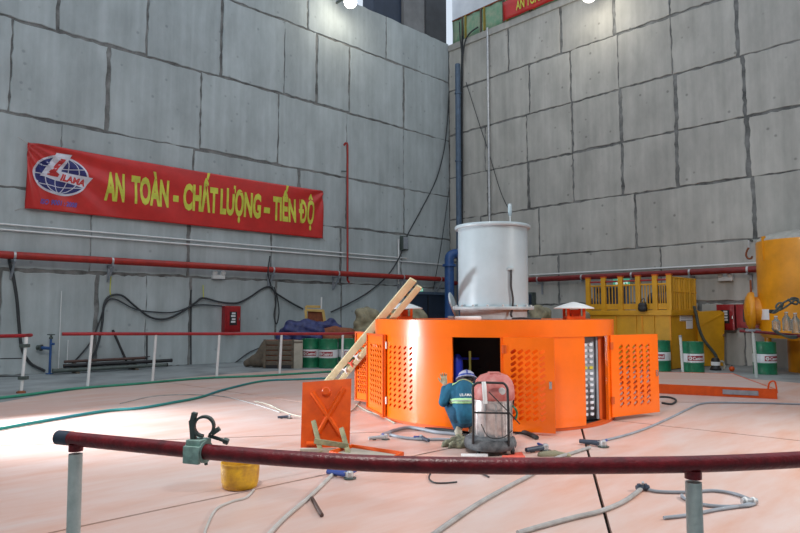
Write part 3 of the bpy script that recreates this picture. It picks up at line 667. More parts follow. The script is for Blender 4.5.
# ------------------------------------------------------------------ crouching worker
def worker():
    O = cflo(464.5, 438); O.z = 0.004
    T = thing('person', 'person in teal work clothes and helmet crouching with back turned at the open doorway', 'person', W(O), RC)
    hipL, hipR = (-.10, .02, .30), (.11, .02, .30); kL, kR = (-.19, .33, .43), (.20, .33, .43); aL, aR = (-.075, .02, .10), (.115, .04, .10)
    pel, wai, che, nek, hed = (0, 0, .31), (0, .07, .44), (.01, .17, .585), (.025, .265, .685), (.070, .365, .72)
    sL, sR = (-.165, .17, .625), (.185, .21, .625); eL, eR = (-.275, .09, .455), (.27, .36, .48); wL, wR = (-.245, .215, .685), (.17, .52, .56)
    body = [(pel, .12, wai, .115), (wai, .115, che, .125), (che, .11, nek, .055), (nek, .052, hed, .06), (sL, .06, sR, .06), (sL, .052, eL, .042), (eL, .04, wL, .028), (sR, .052, eR, .042), (eR, .04, wR, .028),
            (hipL, .085, kL, .06), (kL, .055, aL, .04), (hipR, .085, kR, .06), (kR, .055, aR, .04), (aL, .04, (-.08, .13, .05), .035), (aR, .04, (.12, .15, .05), .035),
            (hed, .092, (.075, .395, .755), .093), ((.075, .44, .69), .05, (.075, .455, .705), .045), ((.077, .48, .73), .014, (.077, .498, .717), .016), ((-.017, .385, .73), .016, (-.020, .38, .745), .016), ((.167, .385, .73), .016, (.170, .38, .745), .016)]
    lab(blob('body', body, 0.013, M['skin'], T, 2), 'bare skin of neck and face')
    for x in (.043, .107):
        b = MB(); b.sphere((x, .472, .75), .011, 10, 6); b.build('eye', M['white'], T)
    b = MB(); b.tube([(.05, .494, .683), (.075, .50, .681), (.10, .494, .683)], [.005, .007, .005], 8); b.build('mouth', M['vacred'], T)
    b = MB(); b.sphere((.073, .372, .745), .097, 16, 10, (1, 1, .98)); lab(b.build('hair', M['hair'], T), 'short black hair')
    jk = [(pel, .152, wai, .148), (wai, .148, che, .16), (che, .145, (.018, .235, .66), .082), ((-.02, .04, .33), .145, (.04, .04, .33), .145), (sL, .082, che, .12), (sR, .082, che, .12),
          (sL, .080, eL, .066), (eL, .066, (-.253, .185, .625), .047), (sR, .080, eR, .066), (eR, .066, (.19, .49, .545), .047), ((-.11, .12, .55), .085, (-.06, .08, .40), .11), ((.12, .13, .55), .085, (.07, .08, .40), .11)]
    jacket = lab(blob('jacket', jk, 0.011, M['teal'], T, 2), 'teal work jacket')
    tr = [(pel, .148, (0, .03, .26), .14), (hipL, .115, kL, .086), (kL, .084, (-.09, .06, .15), .066), (hipR, .115, kR, .086), (kR, .084, (.125, .08, .15), .066), ((-.09, .06, .16), .066, (-.085, .045, .125), .062), ((.125, .08, .16), .066, (.12, .065, .125), .062)]
    lab(blob('trousers', tr, 0.012, M['teal2'], T, 3), 'teal work trousers')
    for x, y in ((-.078, .03), (.118, .05)):
        o = lab(blob('boot', [((x, y, .13), .052, (x, y-.01, .06), .052), ((x, y-.015, .045), .042, (x-.006, y+.17, .042), .040), ((x, y+.05, .06), .046, (x-.005, y+.15, .045), .042)], 0.009, M['boot'], T, 2), 'pale work boot')
        b = MB(); b.prism([(x+dx, y+dy, 0.0) for dx, dy in ((-.035, -.05), (.035, -.05), (.045, .06), (.042, .17), (.0, .215), (-.048, .17), (-.042, .06))], (0, 0, .016)); b.build('sole', M['sole'], o, bevel=.003)
    # reflective bands fitted to the jacket surface
    tors = blob('tmp', [jk[0], jk[1], jk[2], jk[3], jk[4], jk[5], jk[10], jk[11]], 0.011, M['teal'], None, 2, False)
    bv = BVHTree.FromPolygons([v.co for v in tors.data.vertices], [tuple(p.vertices) for p in tors.data.polygons]); bpy.data.objects.remove(tors)
    def band(name, path_fn, n, w, m, off=.005, direction=None):
        vs_ = []; fs = []
        for i in range(n+1):
            for j in range(3):
                o_, d_ = path_fn(i/n, (j-1)*w/2); h = bv.ray_cast(Vector(o_), Vector(d_))
                q = (h[0] + h[1]*off) if h[0] is not None and (h[1].dot(Vector(d_)) < 0) else (h[0]-Vector(d_).normalized()*off if h[0] is not None else Vector(o_))
                vs_.append(q)
        for i in range(n):
            for j in range(2): fs.append((i*3+j, (i+1)*3+j, (i+1)*3+j+1, i*3+j+1))
        b = MB(); b.add(vs_, fs); o = b.build(name, m, T); sd = o.modifiers.new('s', 'SOLIDIFY'); sd.thickness = .004; return o
    cx_, cy_ = .005, .11
    def waist(z0, slope): return lambda t, h: ((cx_+.9*math.cos(PI*0.98+PI*1.04*t), cy_+.9*math.sin(PI*0.98+PI*1.04*t), z0+h+slope*math.sin(PI*t)), (-math.cos(PI*0.98+PI*1.04*t), -math.sin(PI*0.98+PI*1.04*t), 0.12))
    lab(band('reflective_band', waist(.375, .03), 40, .062, M['reflect'], .010), 'lime reflective band around the lower back')
    lab(band('reflective_stripe', waist(.375, .03), 40, .016, M['reflgrey'], .015), 'silver stripe inside the lime band')
    lab(band('reflective_piping', lambda t, h: ((-.15+.33*t, .115+.05*math.sin(PI*t)+h, 1.2), (0, 0, -1)), 24, .022, M['reflect'], .012), 'lime piping across the shoulders')
    tv, tf = text_faces('LILAMA', .052, .95, .0008, 0, 'CENTER'); tv, tf = slice_mesh(tv, tf, .02)
    vs_ = []
    for v in tv:
        h = bv.ray_cast(Vector((.02+v.x, -.6, .665+v.y)), Vector((0, 1, -.2))); vs_.append(h[0] + Vector((0, -.004, .002)) if h[0] is not None else Vector((.02+v.x, .0, .56+v.y)))
    b = MB(); b.add(vs_, tf); lab(b.build('back_lettering', M['inkwhite'], T, smooth=False), 'white lettering across the shoulders')
    # helmet
    hm = Matrix.Translation((.073, .378, .745)) @ Matrix.Rotation(math.radians(-28), 4, 'X')
    b = MB(); b.lathe([(.126, -.012), (.124, .0), (.120, .03), (.105, .07), (.07, .10), (.03, .112), (0, .114)], 28, (0, 0, 0), hm); hel = lab(b.build('helmet', M['helmet'], T), 'white safety helmet')
    b = MB(); b.lathe([(.150, -.016), (.150, -.008), (.118, -.002), (.118, -.016)], 28, (0, 0, 0), hm); b.build('brim', M['helmet'], hel)
    b = MB(); b.lathe([(.1255, .004), (.1275, .008), (.1225, .030), (.1195, .034)], 28, (0, 0, 0), hm); lab(b.build('band', M['helmetb'], hel), 'blue band around the helmet')
    b = MB(); b.tube([hm @ Vector((0, -.122, .02)), hm @ Vector((0, -.105, .074)), hm @ Vector((0, -.04, .114)), hm @ Vector((0, .05, .111)), hm @ Vector((0, .11, .06))], .010, 8); b.build('crest', M['helmetb'], hel)
    # gloved hands: palm, four unequal fingers, thumb
    def hand(w, fdir, up, side, name):
        w, f, u = Vector(w), Vector(fdir).normalized(), Vector(up).normalized(); s = f.cross(u).normalized()*side
        caps = [(w-f*.015, .028, w+f*.02, .030), (w+f*.02+s*.022, .020, w+f*.078+s*.028, .017), (w+f*.02-s*.018, .020, w+f*.076-s*.026, .016), (w+f*.04, .021, w+f*.078, .018)]
        for k, (o_, ln) in enumerate(((.030, .068), (.011, .078), (-.010, .072), (-.029, .056))):
            a = w+f*.080+s*o_; m1 = a+f*ln*.5+u*.008*k*.3+s*o_*.25; e = m1+f*ln*.42-u*ln*.35+s*o_*.15
            caps += [(a, .0105, m1, .0095), (m1, .0095, e, .0078)]
        a = w+f*.025+s*.034; m1 = a+f*.030+s*.030-u*.006; e = m1+f*.034+s*.012-u*.012; caps += [(a, .0135, m1, .0115), (m1, .0115, e, .009)]
        return lab(blob(name, caps, .0048, M['glove'], T, 1), 'tan work glove with spread fingers')
    hand(wL, (-.12, .12, 1), (0, 1, -.12), 1, 'glove'); hand(wR, (-.4, .75, .3), (0, -.3, 1), -1, 'glove')
worker()

# ------------------------------------------------------------------ industrial vacuum
def vacuum():
    O = cflo(493.5, 452); T = thing('industrial_vacuum', 'dusty industrial vacuum cleaner with red head and steel drum behind a black push frame', 'vacuum cleaner', W(Vector((O.x, O.y, 0.004))), RC)
    T.scale = (1, 1, .93)
    b = MB(); b.lathe([(0.20, .06), (.295, .06), (.31, .08), (.315, .13), (.295, .19), (.25, .215), (.215, .22)], 32, (-.04, 0, 0)); b.build('base_bumper', M['dusty'], T)
    for x, y in ((-.20, -.16), (.20, -.16), (.20, .16), (-.20, .16)):
        b = MB(); b.lathe([(.035, -.02), (.045, -.014), (.045, .014), (.035, .02)], 16, (x, y, .045), Matrix.Rotation(PI/2, 4, 'Y')); c = b.build('caster', M['rubber'], T)
        b = MB(); b.box(x-.028, x+.028, y-.012, y+.012, .045, .10); b.build('fork', M['zinc'], c)
    b = MB(); b.lathe([(.22, .20), (.232, .215), (.232, .655), (.242, .66), (.242, .672), (.232, .675)], 40); b.build('drum', M['steel'], T)
    for k in range(5):
        a = -PI/2 + (k-2)*0.55; b = MB(); b.box(-.012, .012, -.005, .006, .23, .64, Matrix.Translation((.2325*math.cos(a), .2325*math.sin(a), 0)) @ Matrix.Rotation(a+PI/2, 4, 'Z')); b.build('drum_rib', M['steel'], T, bevel=.003)
    b = MB(); b.lathe([(.236, .67), (.246, .69), (.245, .78), (.236, .85), (.212, .92), (.165, .975), (.10, 1.0), (0, 1.01)], 40, (.014, 0, 0)); hd = lab(b.build('motor_head', M['vacred'], T), 'dusty red motor head')
    b = MB(); b.box(-.05, .09, -.10, .10, .985, 1.015); b.build('handle_top', M['vacred'], hd, bevel=.012)
    b = MB(); b.lathe([(.045, -.015), (.045, .012), (.03, .018)], 20, (.07, -.225, .80), Matrix.Rotation(PI/2, 4, 'X')); lab(b.build('badge', M['inkwhite'], hd), 'round pale badge')
    for x in (-.235, .24):
        b = MB(); b.box(x-.012, x+.012, -.03, .03, .60, .73); b.build('latch', M['black'], T, bevel=.004)
    yb = -.285
    path = [(-.27, yb+.06, .15), (-.27, yb, .45), (-.275, yb-.01, .82), (-.265, yb-.01, .875), (-.235, yb-.01, .905), (-.19, yb-.01, .915), (.04, yb-.01, .91), (.09, yb-.01, .90), (.118, yb-.01, .86), (.128, yb-.01, .80), (.135, yb, .45), (.14, yb+.03, .13)]
    b = MB(); b.tube(curve(path, 4), .0155, 10); b.build('push_frame', M['black'], T)
    b = MB(); b.tube([(-.27, yb, .545), (.134, yb, .535)], .012, 8); b.build('crossbar', M['black'], T)
    b = MB(); b.tube([(-.09, yb-.01, .80), (.13, yb-.03, .56), (.27, yb+.03, .40)], .007, 8); b.build('lance_rod', M['black'], T)
    b = MB(); b.tube(curve([(-.18, yb+.01, .40), (-.10, yb-.02, .25), (.06, yb-.02, .24), (.18, yb+.01, .32)]), .006, 6); b.build('strap_cord', M['black'], T)
    b = MB(); b.tube(curve([(-.15, yb-.02, .925), (-.145, yb-.04, .84), (-.14, yb-.035, .74), (-.135, yb-.03, .66)]), [.026]*6+[.03]*6+[.026]*4 if False else .027, 8); lab(b.build('cloth_strip', M['white'], T), 'white rag tied to the frame')
    b = MB(); b.tube(curve([(.22, -.08, .60), (.25, -.12, .56), (.27, -.10, .50), (.25, -.10, .42)]), .012, 8); b.build('hose_stub', M['green'], T)
vacuum()

# ------------------------------------------------------------------ orange X panel, trestle, tray, bucket
def xpanel():
    c0, c1 = cflo(300.5, 448), cflo(349.5, 447.5); t1 = cdep(351.5, 378.5, c1.y+.16); t0 = cdep(302.5, 382.3, c0.y+.16)
    O = (c0+c1)/2; T = thing('braced_plate', 'upright orange steel panel with a raised X brace standing on edge left of the housing', 'panel', W(O), RC)
    l = lambda u, v: (c0*(1-u)*(1-v) + c1*u*(1-v) + t0*(1-u)*v + t1*u*v) - O
    n = (l(1, 0)-l(0, 0)).cross(l(0, 1)-l(0, 0)).normalized()
    if n.y > 0: n = -n
    b = MB(); b.prism([l(0, 0), l(1, 0), l(1, 1), l(0, 1)], -n*.03); b.build('plate', M['orange_d'], T, bevel=.004)
    for (u0, v0, u1, v1) in ((.20, .84, .80, .18), (.86, .86, .36, .22)):
        b = MB(); p, q = l(u0, v0), l(u1, v1); d = (q-p).normalized(); s = d.cross(n).normalized()*.035
        b.add([p-s, p+s, q+s, q-s, p-s*.35+n*.045, p+s*.35+n*.045, q+s*.35+n*.045, q-s*.35+n*.045], [(0, 1, 5, 4), (1, 2, 6, 5), (2, 3, 7, 6), (3, 0, 4, 7), (4, 5, 6, 7), (0, 3, 2, 1)]); b.build('brace', M['orange_d'], T, smooth=False)
    b = MB(); rm = n.to_track_quat('Z', 'Y').to_matrix().to_4x4(); b.lathe([(.055, -.002), (.055, .03), (.04, .045), (0, .045)], 20, l(.49, .835), rm); b.build('lifting_boss', M['orange_d'], T)
    b = MB(); p = l(.12, .10); b.prism([p, p+(l(1, 0)-l(0, 0))*.2, p+(l(1, 0)-l(0, 0))*.2+n*.06-Vector((0, 0, .03)), p+n*.06-Vector((0, 0, .03))], (0, 0, -.02)); b.build('foot_bracket', M['orange_d'], T)
    # timber trestle in front of it
    s0a, s0b = cflo(321, 452.5), cdep(313.5, 421, c0.y-.02); s1a, s1b = cflo(348.5, 454), cdep(341.5, 428.5, c0.y-.03)
    O2 = (s0a+s1a)/2; T2 = thing('timber_trestle', 'small rough timber trestle of two stakes leaning before the orange panel', 'trestle', W(O2), RC)
    for a, e in ((s0a, s0b), (s1a, s1b)):
        b = MB(); b.bar(a-O2, e-O2, .055, .04, (0, -1, 0)); b.build('stake', M['wood2'], T2, bevel=.004)
    b = MB(); b.bar((s0a*.62+s0b*.38)-O2+Vector((-.04, -.035, 0)), (s1a*.68+s1b*.32)-O2+Vector((.03, -.035, 0)), .03, .06, (0, 0, 1)); b.build('crosspiece', M['wood2'], T2, bevel=.004)
    b = MB(); b.bar(s0a-O2+Vector((-.25, .02, .022)), s1a-O2+Vector((-.16, .10, .022)), .06, .04); lab(b.build('floor_batten', M['carton'], T2, bevel=.004), 'pale batten on the floor')
xpanel()
def tray():
    z = .004; P = [cflo(329, 455.5), cflo(352, 448.5), cflo(404, 456.5), cflo(380, 468)]
    O = sum(P, Vector())/4; T = thing('orange_tray', 'shallow orange steel tray with tan lining lying behind the maroon rail', 'tray', W(Vector((O.x, O.y, z))), RC)
    l = [Vector((p.x-O.x, p.y-O.y, 0)) for p in P]
    b = MB(); b.prism(l, (0, 0, .01)); b.prism([p*.9+Vector((0, 0, .01)) for p in l], (0, 0, .003)); lab(b.build('bottom', M['carton'], T, smooth=False), 'tan lining')
    for i in range(4):
        b = MB(); b.prism([l[i], l[(i+1) % 4], l[(i+1) % 4]*.94, l[i]*.94], (0, 0, .05)); b.build('rim', M['orange_d'], T, smooth=False)
tray()
c = cflo(235.5, 492.5); T = thing('yellow_bucket', 'scuffed yellow plastic bucket standing on the floor behind the maroon rail', 'bucket', W(Vector((c.x, c.y+.16, .004))), RC)
b = MB(); b.lathe([(.140, 0), (.160, .015), (.172, .06), (.178, .13), (.180, .20), (.178, .215), (.182, .222), (.182, .24), (.170, .24), (.166, .15), (.155, .03), (0, .03)], 40); b.build('pail', M['ybucket'], T)

# ------------------------------------------------------------------ rough plank ladder leaning on the housing
def ladder():
    base = cflo(314, 399); base.z = .03
    Cx, Cy = 381, 10.45
    con = cdep(384, 314.5, 10.75)
    d = con-base; a, f, u = ray(411.5, 281)
    # extend past the roof edge until the image row of the upper end
    s = 1.0
    for k in range(200):
        q = base + d*s; py = CY - F*((-q.y*math.sin(TH) + (q.z-EYE)*math.cos(TH))/(q.y*math.cos(TH)+(q.z-EYE)*math.sin(TH)))
        if py < 280: break
        s += .005
    top = base + d*s
    O = Vector((base.x, base.y, .004)); T = thing('plank_ladder', 'rough pine plank ladder leaning against the left of the orange housing', 'ladder', W(O), RC)
    dr = (top-base).normalized(); side = Vector((1, -.15, 0)); side = (side-dr*side.dot(dr)).normalized(); nrm = side.cross(dr).normalized()
    lo, hi = base-O, top-O
    for k, (sx, cut) in enumerate(((-.0, 0), (.215, .06))):
        b = MB(); b.bar(lo+side*sx*.9, hi+side*sx*.72-dr*cut, .125 if k == 0 else .10, .045, nrm); b.build('rail', M['wood'], T, bevel=.006)
    n = 7
    for k in range(n):
        q = lo + (hi-lo)*((k+.35)/n); sh = .9-.28*(k+.35)/n
        b = MB(); b.bar(q+side*.0-nrm*.01, q+side*.19-nrm*.01, .05, .035, nrm); b.build('rung', M['wood'] if k % 2 else M['wood2'], T, bevel=.004)
    for k, (f_, m, nm) in enumerate(((.30, 'inkwhite', 'white rag'), (.36, 'redsheet', 'red rag'), (.42, 'inkwhite', 'white rag'))):
        q = lo+(hi-lo)*f_+side*.11+nrm*.03
        o = blob('rag', [(q, .022, q+Vector((.05, -.01, .08)), .016), (q+Vector((.04, 0, -.06)), .016, q, .022), (q, .02, q+Vector((-.05, 0, .02)), .014)], .012, M[m], T, 2); lab(o, nm+' caught between the rails')
ladder()

# ------------------------------------------------------------------ pipes and fittings on the walls
XL0 = 0.5
def wall_tube(name, pts, r, m, label, cat, group=None, n=10):
    b = MB(); b.tube(pts, r, n); return tag(b.build(name, m), label, cat, group)
zp = 3.13; yp = YL-0.32
T = thing('fire_main_pipe', 'long red pipe on brackets running along the left concrete wall', 'pipe', (11, YL, zp-.01))
b = MB(); b.tube([(XL0-11, -.32, .1), (XR-.35-11, -.32, .1)], 0.105, 18); b.build('pipe_run', M['redpaint'], T)
for px in (14, 112, 273, 338, 403, 440):
    x = on_left(px, 265, .32).x-11
    b = MB(); b.lathe([(.108, -.03), (.114, -.028), (.114, .028), (.108, .03)], 18, (x, -.32, .1), Matrix.Rotation(PI/2, 4, 'Y')); lab(b.build('pipe_strap', M['zinc'], T), 'zinc strap around the pipe')
    b = MB(); b.bar((x, 0, -.04), (x, -.45, -.04), .06, .06); b.bar((x, -.03, -.50), (x, -.40, -.07), .05, .05); b.bar((x, -.03, -.52), (x, -.03, .0), .06, .06); b.build('bracket', M['cooler'], T)
x = on_left(203, 266, .32).x-11
T = thing('fire_main_pipe', 'red pipe on brackets running along the right concrete wall to the amber tank', 'pipe', (XR, 8, zp-.18))
b = MB(); b.tube([(-.32, -6, .1), (-.32, YL-.4-8, .1)], 0.105, 18); b.build('pipe_run', M['redpaint_d'], T)
for y in [on_right(p, 276, .32).y for p in (538, 582, 632, 690, 748)]:
    b = MB(); b.lathe([(.108, -.03), (.114, -.028), (.114, .028), (.108, .03)], 18, (-.32, y-8, .1), Matrix.Rotation(PI/2, 4, 'X')); lab(b.build('pipe_strap', M['zinc'], T), 'zinc strap around the pipe')
    b = MB(); b.bar((0, y-8, -.04), (-.45, y-8, -.04), .06, .06); b.bar((-.03, y-8, -.5), (-.03, y-8, 0), .06, .06); b.build('bracket', M['cooler'], T)
p0, p1 = on_left(347.5, 280, .2), on_left(347.5, 143, .2); hk = on_left(344, 143, .04)
b = MB(); b.tube([p0 - Vector((0, .1, .1)), p0, p1-Vector((0, 0, .08)), p1 + Vector((-.03, 0, -.01)), Vector((hk.x, YL-.14, p1.z)), Vector((hk.x-.05, YL-.10, p1.z-.1))], .042, 10); T = b.build('fire_riser', M['redpaint'])
tag(T, 'thin red vertical pipe with a hooked head on the left wall right of the banner', 'pipe')
b = MB(); q = on_left(347.5, 172, .1); b.bar(Vector((p0.x-.22, YL-.03, q.z))-T.location, Vector((p0.x, YL-.2, q.z))-T.location, .04, .05); lab(b.build('bracket', M['iron'], T), 'dark wall bracket')
z1, z2 = on_left(0, 224).z, on_left(0, 229.5).z
wall_tube('conduit_pipe', [(XL0, YL-.06, z1), (XR-2.9, YL-.06, z1)], .026, M['white'], 'upper of two thin white conduits below the red banner', 'conduit')
wall_tube('conduit_pipe', [(XL0, YL-.06, z2), (XR-.3, YL-.06, z2)], .026, M['white'], 'lower of two thin white conduits below the red banner', 'conduit')
q = on_left(398.5, 239, .07); q2 = on_left(398.5, 284, .07)
wall_tube('conduit_pipe', [q, (q.x, q.y, q2.z)], .035, M['white'], 'short upright white conduit below the small junction box on the left wall', 'conduit')
za = on_right(600, 271.5).z
wall_tube('conduit_pipe', [(XR-.06, 3.0, za), (XR-.06, on_right(530, 270).y, za)], .03, M['white'], 'thin pale conduit above the red pipe on the right wall', 'conduit')
q = on_right(487.5, 36, .1); wall_tube('conduit_pipe', [(q.x, q.y, 14.55), (q.x, q.y, 3.4)], .055, M['zinc'], 'tall pale conduit running down the right wall behind the cylinder', 'conduit')
q = on_left(404, 243, .1); b = MB(); b.box(q.x-.17, q.x+.17, YL-.2, YL, q.z-.32, q.z+.30); T = tag(b.build('junction_box', M['iron'], bevel=.015), 'small dark box high on the left wall near the corner', 'junction box')
b = MB(); b.box(-.13, .13, -.125, -.10, .05, .57); b.build('cover', M['cooler'], T, bevel=.006)
# blue pipes in the corner
q = on_right(458.3, 150, .28); q1 = on_right(458.3, 64, .28)
T = thing('blue_riser', 'tall slate blue pipe climbing the right wall beside the corner', 'pipe', (XR, q.y, 0))
b = MB(); b.tube([(-.28, 0, .02), (-.28, 0, q1.z)], .125, 16); b.build('pipe_run', M['slate'], T)
for z in (4.6, 8.7, 11.9):
    b = MB(); b.lathe([(.125, -.04), (.155, -.035), (.155, .035), (.125, .04)], 18, (-.28, 0, z)); b.build('coupling', M['slate'], T); b = MB(); b.box(-.16, 0, -.04, .04, z-.2, z-.12); b.build('bracket', M['iron'], T)
q = cdep(449.5, 300, 27.3); T = thing('blue_elbow_pipe', 'thick bright blue pipe with a bend at its head in the corner behind the cylinder', 'pipe', W(Vector((q.x, q.y, 0))), RC)
zt = cdep(449.5, 254, 27.3).z
b = MB(); b.tube([(0, 0, 0.02), (0, 0, zt-.22)] + [(.28-.28*math.cos(a), 0.12*(1-math.cos(a)), zt-.22+.24*math.sin(a)) for a in (.3, .6, .9, 1.2, 1.5)] + [(.75, .45, zt+.02)], .21, 18); b.build('pipe_run', M['bluepaint'], T)
for z in (1.2, zt-.5):
    b = MB(); b.lathe([(.21, -.05), (.30, -.05), (.30, .05), (.21, .05)], 22, (0, 0, z)); b.build('flange', M['bluepaint'], T)
# cables
def cab(pts, r, label, wall='L', m='cable', name='power_cable', off=.07):
    f = on_left if wall == 'L' else on_right
    return wall_tube(name, curve([f(x, y, off) if False else f(x, y, off + .02*(i % 2)) for i, (x, y) in enumerate(pts)]), r*.72, M[m], label, 'cable', n=6)
cab([(9, 256), (10, 264), (13, 275), (17, 300), (19, 325), (22, 348), (30, 363), (45, 371)], .055, 'thick dark cable hanging down the left wall at the far left')
cab([(85, 366), (96, 350), (102, 325), (104, 305), (110, 296), (122, 295.5), (135, 306), (150, 317), (165, 319), (180, 313), (195, 303), (203, 298), (220, 302), (237, 303), (250, 297), (262, 289), (270, 287), (276, 293), (290, 302), (303, 309)], .045, 'long dark cable drooping in two swags above the railing on the left wall')
cab([(72, 364), (90, 343), (100, 320), (106, 303), (115, 299), (135, 309), (155, 312), (175, 312), (197, 305), (222, 306)], .032, 'thinner cable drooping beside the long dark one on the left wall')
cab([(272, 286), (276, 300), (274, 315), (276.5, 324), (279, 312), (277, 296), (274, 287)], .03, 'narrow cable loop hanging on the left wall right of the red hose box')
cab([(449, 92), (447.5, 120), (444, 150), (436, 180), (420, 212), (407, 236), (400, 256), (388, 275), (370, 291), (350, 303), (331, 312)], .04, 'long dark cable slanting down the left wall from the corner through a small box', off=.12)
cab([(449, 190), (442, 240), (436, 275), (433, 290)], .022, 'thin straight wire slanting down the left wall close to the corner')
cab([(270, 256), (268, 272), (271, 286)], .035, 'short dark drop cable under the red pipe on the left wall', off=.4)
cab([(265, 346), (250, 352), (236, 362), (228, 368)], .03, 'thin dark cable slanting down to the floor right of the red hose box')
for pts, lb in (([(111, 276), (110, 290), (111, 297)], 'yellow tie holding the cable swag at left of the left wall'), ([(203, 285), (203.5, 298)], 'yellow tie holding the cable swag left of the red hose box')):
    cab(pts, .02, lb, m='inkyellow', name='cable_tie')
cab([(462.5, 36), (462, 60), (461.8, 120), (462, 180), (462, 240), (463, 300)], .075, 'thick bundle of dark cables falling beside the slate blue pipe', 'R')
cab([(478, 27), (470, 33), (465, 42), (462.5, 58)], .05, 'dark cable joining the falling bundle from the walkway', 'R', off=.2)
cab([(459.5, 22), (460, 36), (461.5, 50), (462.3, 62)], .045, 'dark cable dropping from the corner of the walkway', 'R', off=.24)
cab([(466, 82), (478, 120), (488, 150), (500, 190), (510, 212)], .022, 'thin dark wire slanting down the right wall above the cylinder', 'R')
# ------------------------------------------------------------------ banner on the left wall
def banner():
    u0, u1 = on_left(25.5, 175).x, on_left(321, 215).x; zt = (on_left(27, 142).z + on_left(321, 192).z)/2; zb = (on_left(24, 207).z + on_left(320, 240).z)/2
    w, h = u1-u0, zt-zb; T = thing('red_banner', 'long red cloth banner with yellow lettering and a globe emblem on the left wall', 'banner', (u0, YL-.06, zb))
    def wr(x, z):                # folds fan out from the tied upper corners
        a = .034*math.sin(9*math.atan2(h-z+.05, x+.15)*2.2)*math.exp(-x/3.4) + .022*math.sin(5*math.atan2(h-z+.05, w-x+.15)*2)*math.exp(-(w-x)/2.2)
        sag = .035*math.exp(-((z/h-.5)/.42)**2)
        return -(a*1.6 + sag*.6 + .006*math.sin(x*1.7+z*2.2) + .022*math.sin(3.1*z+2.2*x)*math.exp(-x/6) + .045)
    nx, nz = 220, 36; vs_ = [(w*i/nx, wr(w*i/nx, h*j/nz), h*j/nz + .03*math.sin(PI*i/nx)*((j/nz)*-1.0)) for i in range(nx+1) for j in range(nz+1)]
    fs = [(i*(nz+1)+j, (i+1)*(nz+1)+j, (i+1)*(nz+1)+j+1, i*(nz+1)+j+1) for i in range(nx) for j in range(nz)]
    b = MB(); b.add(vs_, fs); cl = b.build('cloth', M['banner'], T, angle=180); sd = cl.modifiers.new('s', 'SOLIDIFY'); sd.thickness = .006
    def ink(name, vs2, fs2, x0, z0, m, off, label=None, step=.09):
        vs2 = [Vector((v[0]+x0, v[1]+z0, 0)) for v in vs2]; a, f = slice_mesh(vs2, fs2, step); a, f = slice_mesh(a, f, .09, 1)
        b = MB(); b.add([(v.x, wr(v.x, v.y)-off, v.y - .03*math.sin(PI*v.x/w)*v.y/h) for v in a], f); o = b.build(name, M[m], cl, smooth=False)
        if label: lab(o, label)
    # slogan: each word scaled into its measured span
    for word, xa, xb in (('AN', 103, 122.5), ('TOÀN', 129.5, 167), ('-', 171.5, 177), ('CHẤT', 181.5, 216), ('LƯỢNG', 218.5, 259), ('-', 262, 268), ('TIẾN', 271, 294), ('ĐỘ', 297, 312.5)):
        X0, X1 = on_left(xa, 200).x-u0, on_left(xb, 200).x-u0
        hgt = .84
        tv, tf = text_faces(word, hgt/.73, 1.0, .034 if word == 'ĐỘ' else .050); lo = min(v.x for v in tv); hi = max(v.x for v in tv); k = (X1-X0)/(hi-lo)
        tv = [Vector(((v.x-lo)*k, v.y, 0)) for v in tv]
        ink('lettering', tv, tf, X0, h*.29 + (.0 if word != '-' else .03), 'inkyellow', .012, 'yellow word %s' % word if word != '-' else 'yellow dash')
    # emblem
    ex, ez = (on_left(60, 178).x-u0), h*.56; rx, rz = (on_left(87.5, 180).x-on_left(33, 178).x)/2, h*.30
    el = lambda a, b_, n=44: [Vector((a*math.cos(2*PI*i/n), b_*math.sin(2*PI*i/n), 0)) for i in range(n)]
    def fan(p): return p, [tuple(range(len(p)))]
    def grid_disc(a, b_, n=40, k=6):
        v = [Vector((0, 0, 0))] + [Vector((a*r/k*math.cos(2*PI*i/n), b_*r/k*math.sin(2*PI*i/n), 0)) for r in range(1, k+1) for i in range(n)]
        f = [(0, 1+i, 1+(i+1) % n) for i in range(n)] + [(1+(r-1)*n+i, 1+r*n+i, 1+r*n+(i+1) % n, 1+(r-1)*n+(i+1) % n) for r in range(1, k) for i in range(n)]
        return v, f
    ink('emblem_rim', *grid_disc(rx*1.02, rz*1.04), ex, ez, 'inklilac', .012, 'pale rim of the globe emblem')
    ink('emblem_globe', *grid_disc(rx*.95, rz*.93), ex, ez, 'inknavy', .022, 'navy globe of the emblem')
    lines_v, lines_f = [], []
    def stroke(p, wd=.022):
        o = len(lines_v)
        for i, q in enumerate(p):
            t = (p[min(i+1, len(p)-1)] - p[max(i-1, 0)]).normalized(); nn = Vector((-t.y, t.x, 0))*wd/2
            lines_v.extend([q-nn, q+nn])
        for i in range(len(p)-1): lines_f.append((o+2*i, o+2*i+2, o+2*i+3, o+2*i+1))
    for k in (-.62, -.2, .25, .68): stroke([Vector((rx*.95*k*math.cos(t)+.10*rx*math.sin(t), rz*.92*math.sin(t), 0)) for t in [(-PI/2+PI*i/12) for i in range(13)]])
    for k in (-.55, 0.0, .5):
        c = math.sqrt(1-k*k)*rx*.94; stroke([Vector((c*(-1+2*i/12), rz*.92*k - .10*rz*(1-(-1+2*i/12)**2), 0)) for i in range(13)])
    ink('emblem_lines', lines_v, lines_f, ex, ez, 'inklilac', .030, 'pale meridians of the globe emblem')
    Lp = [(-.78, -.14), (-.20, 1.16), (.36, 1.16), (-.02, .22), (1.16, .08), (.86, -.50)]
    ink('emblem_letter_ground', [Vector((x*rx, z*rz, 0)) for x, z in Lp], [(0, 1, 2, 3), (0, 3, 4, 5)], ex, ez, 'inklilac', .040, 'pale slanted letter ground of the emblem')
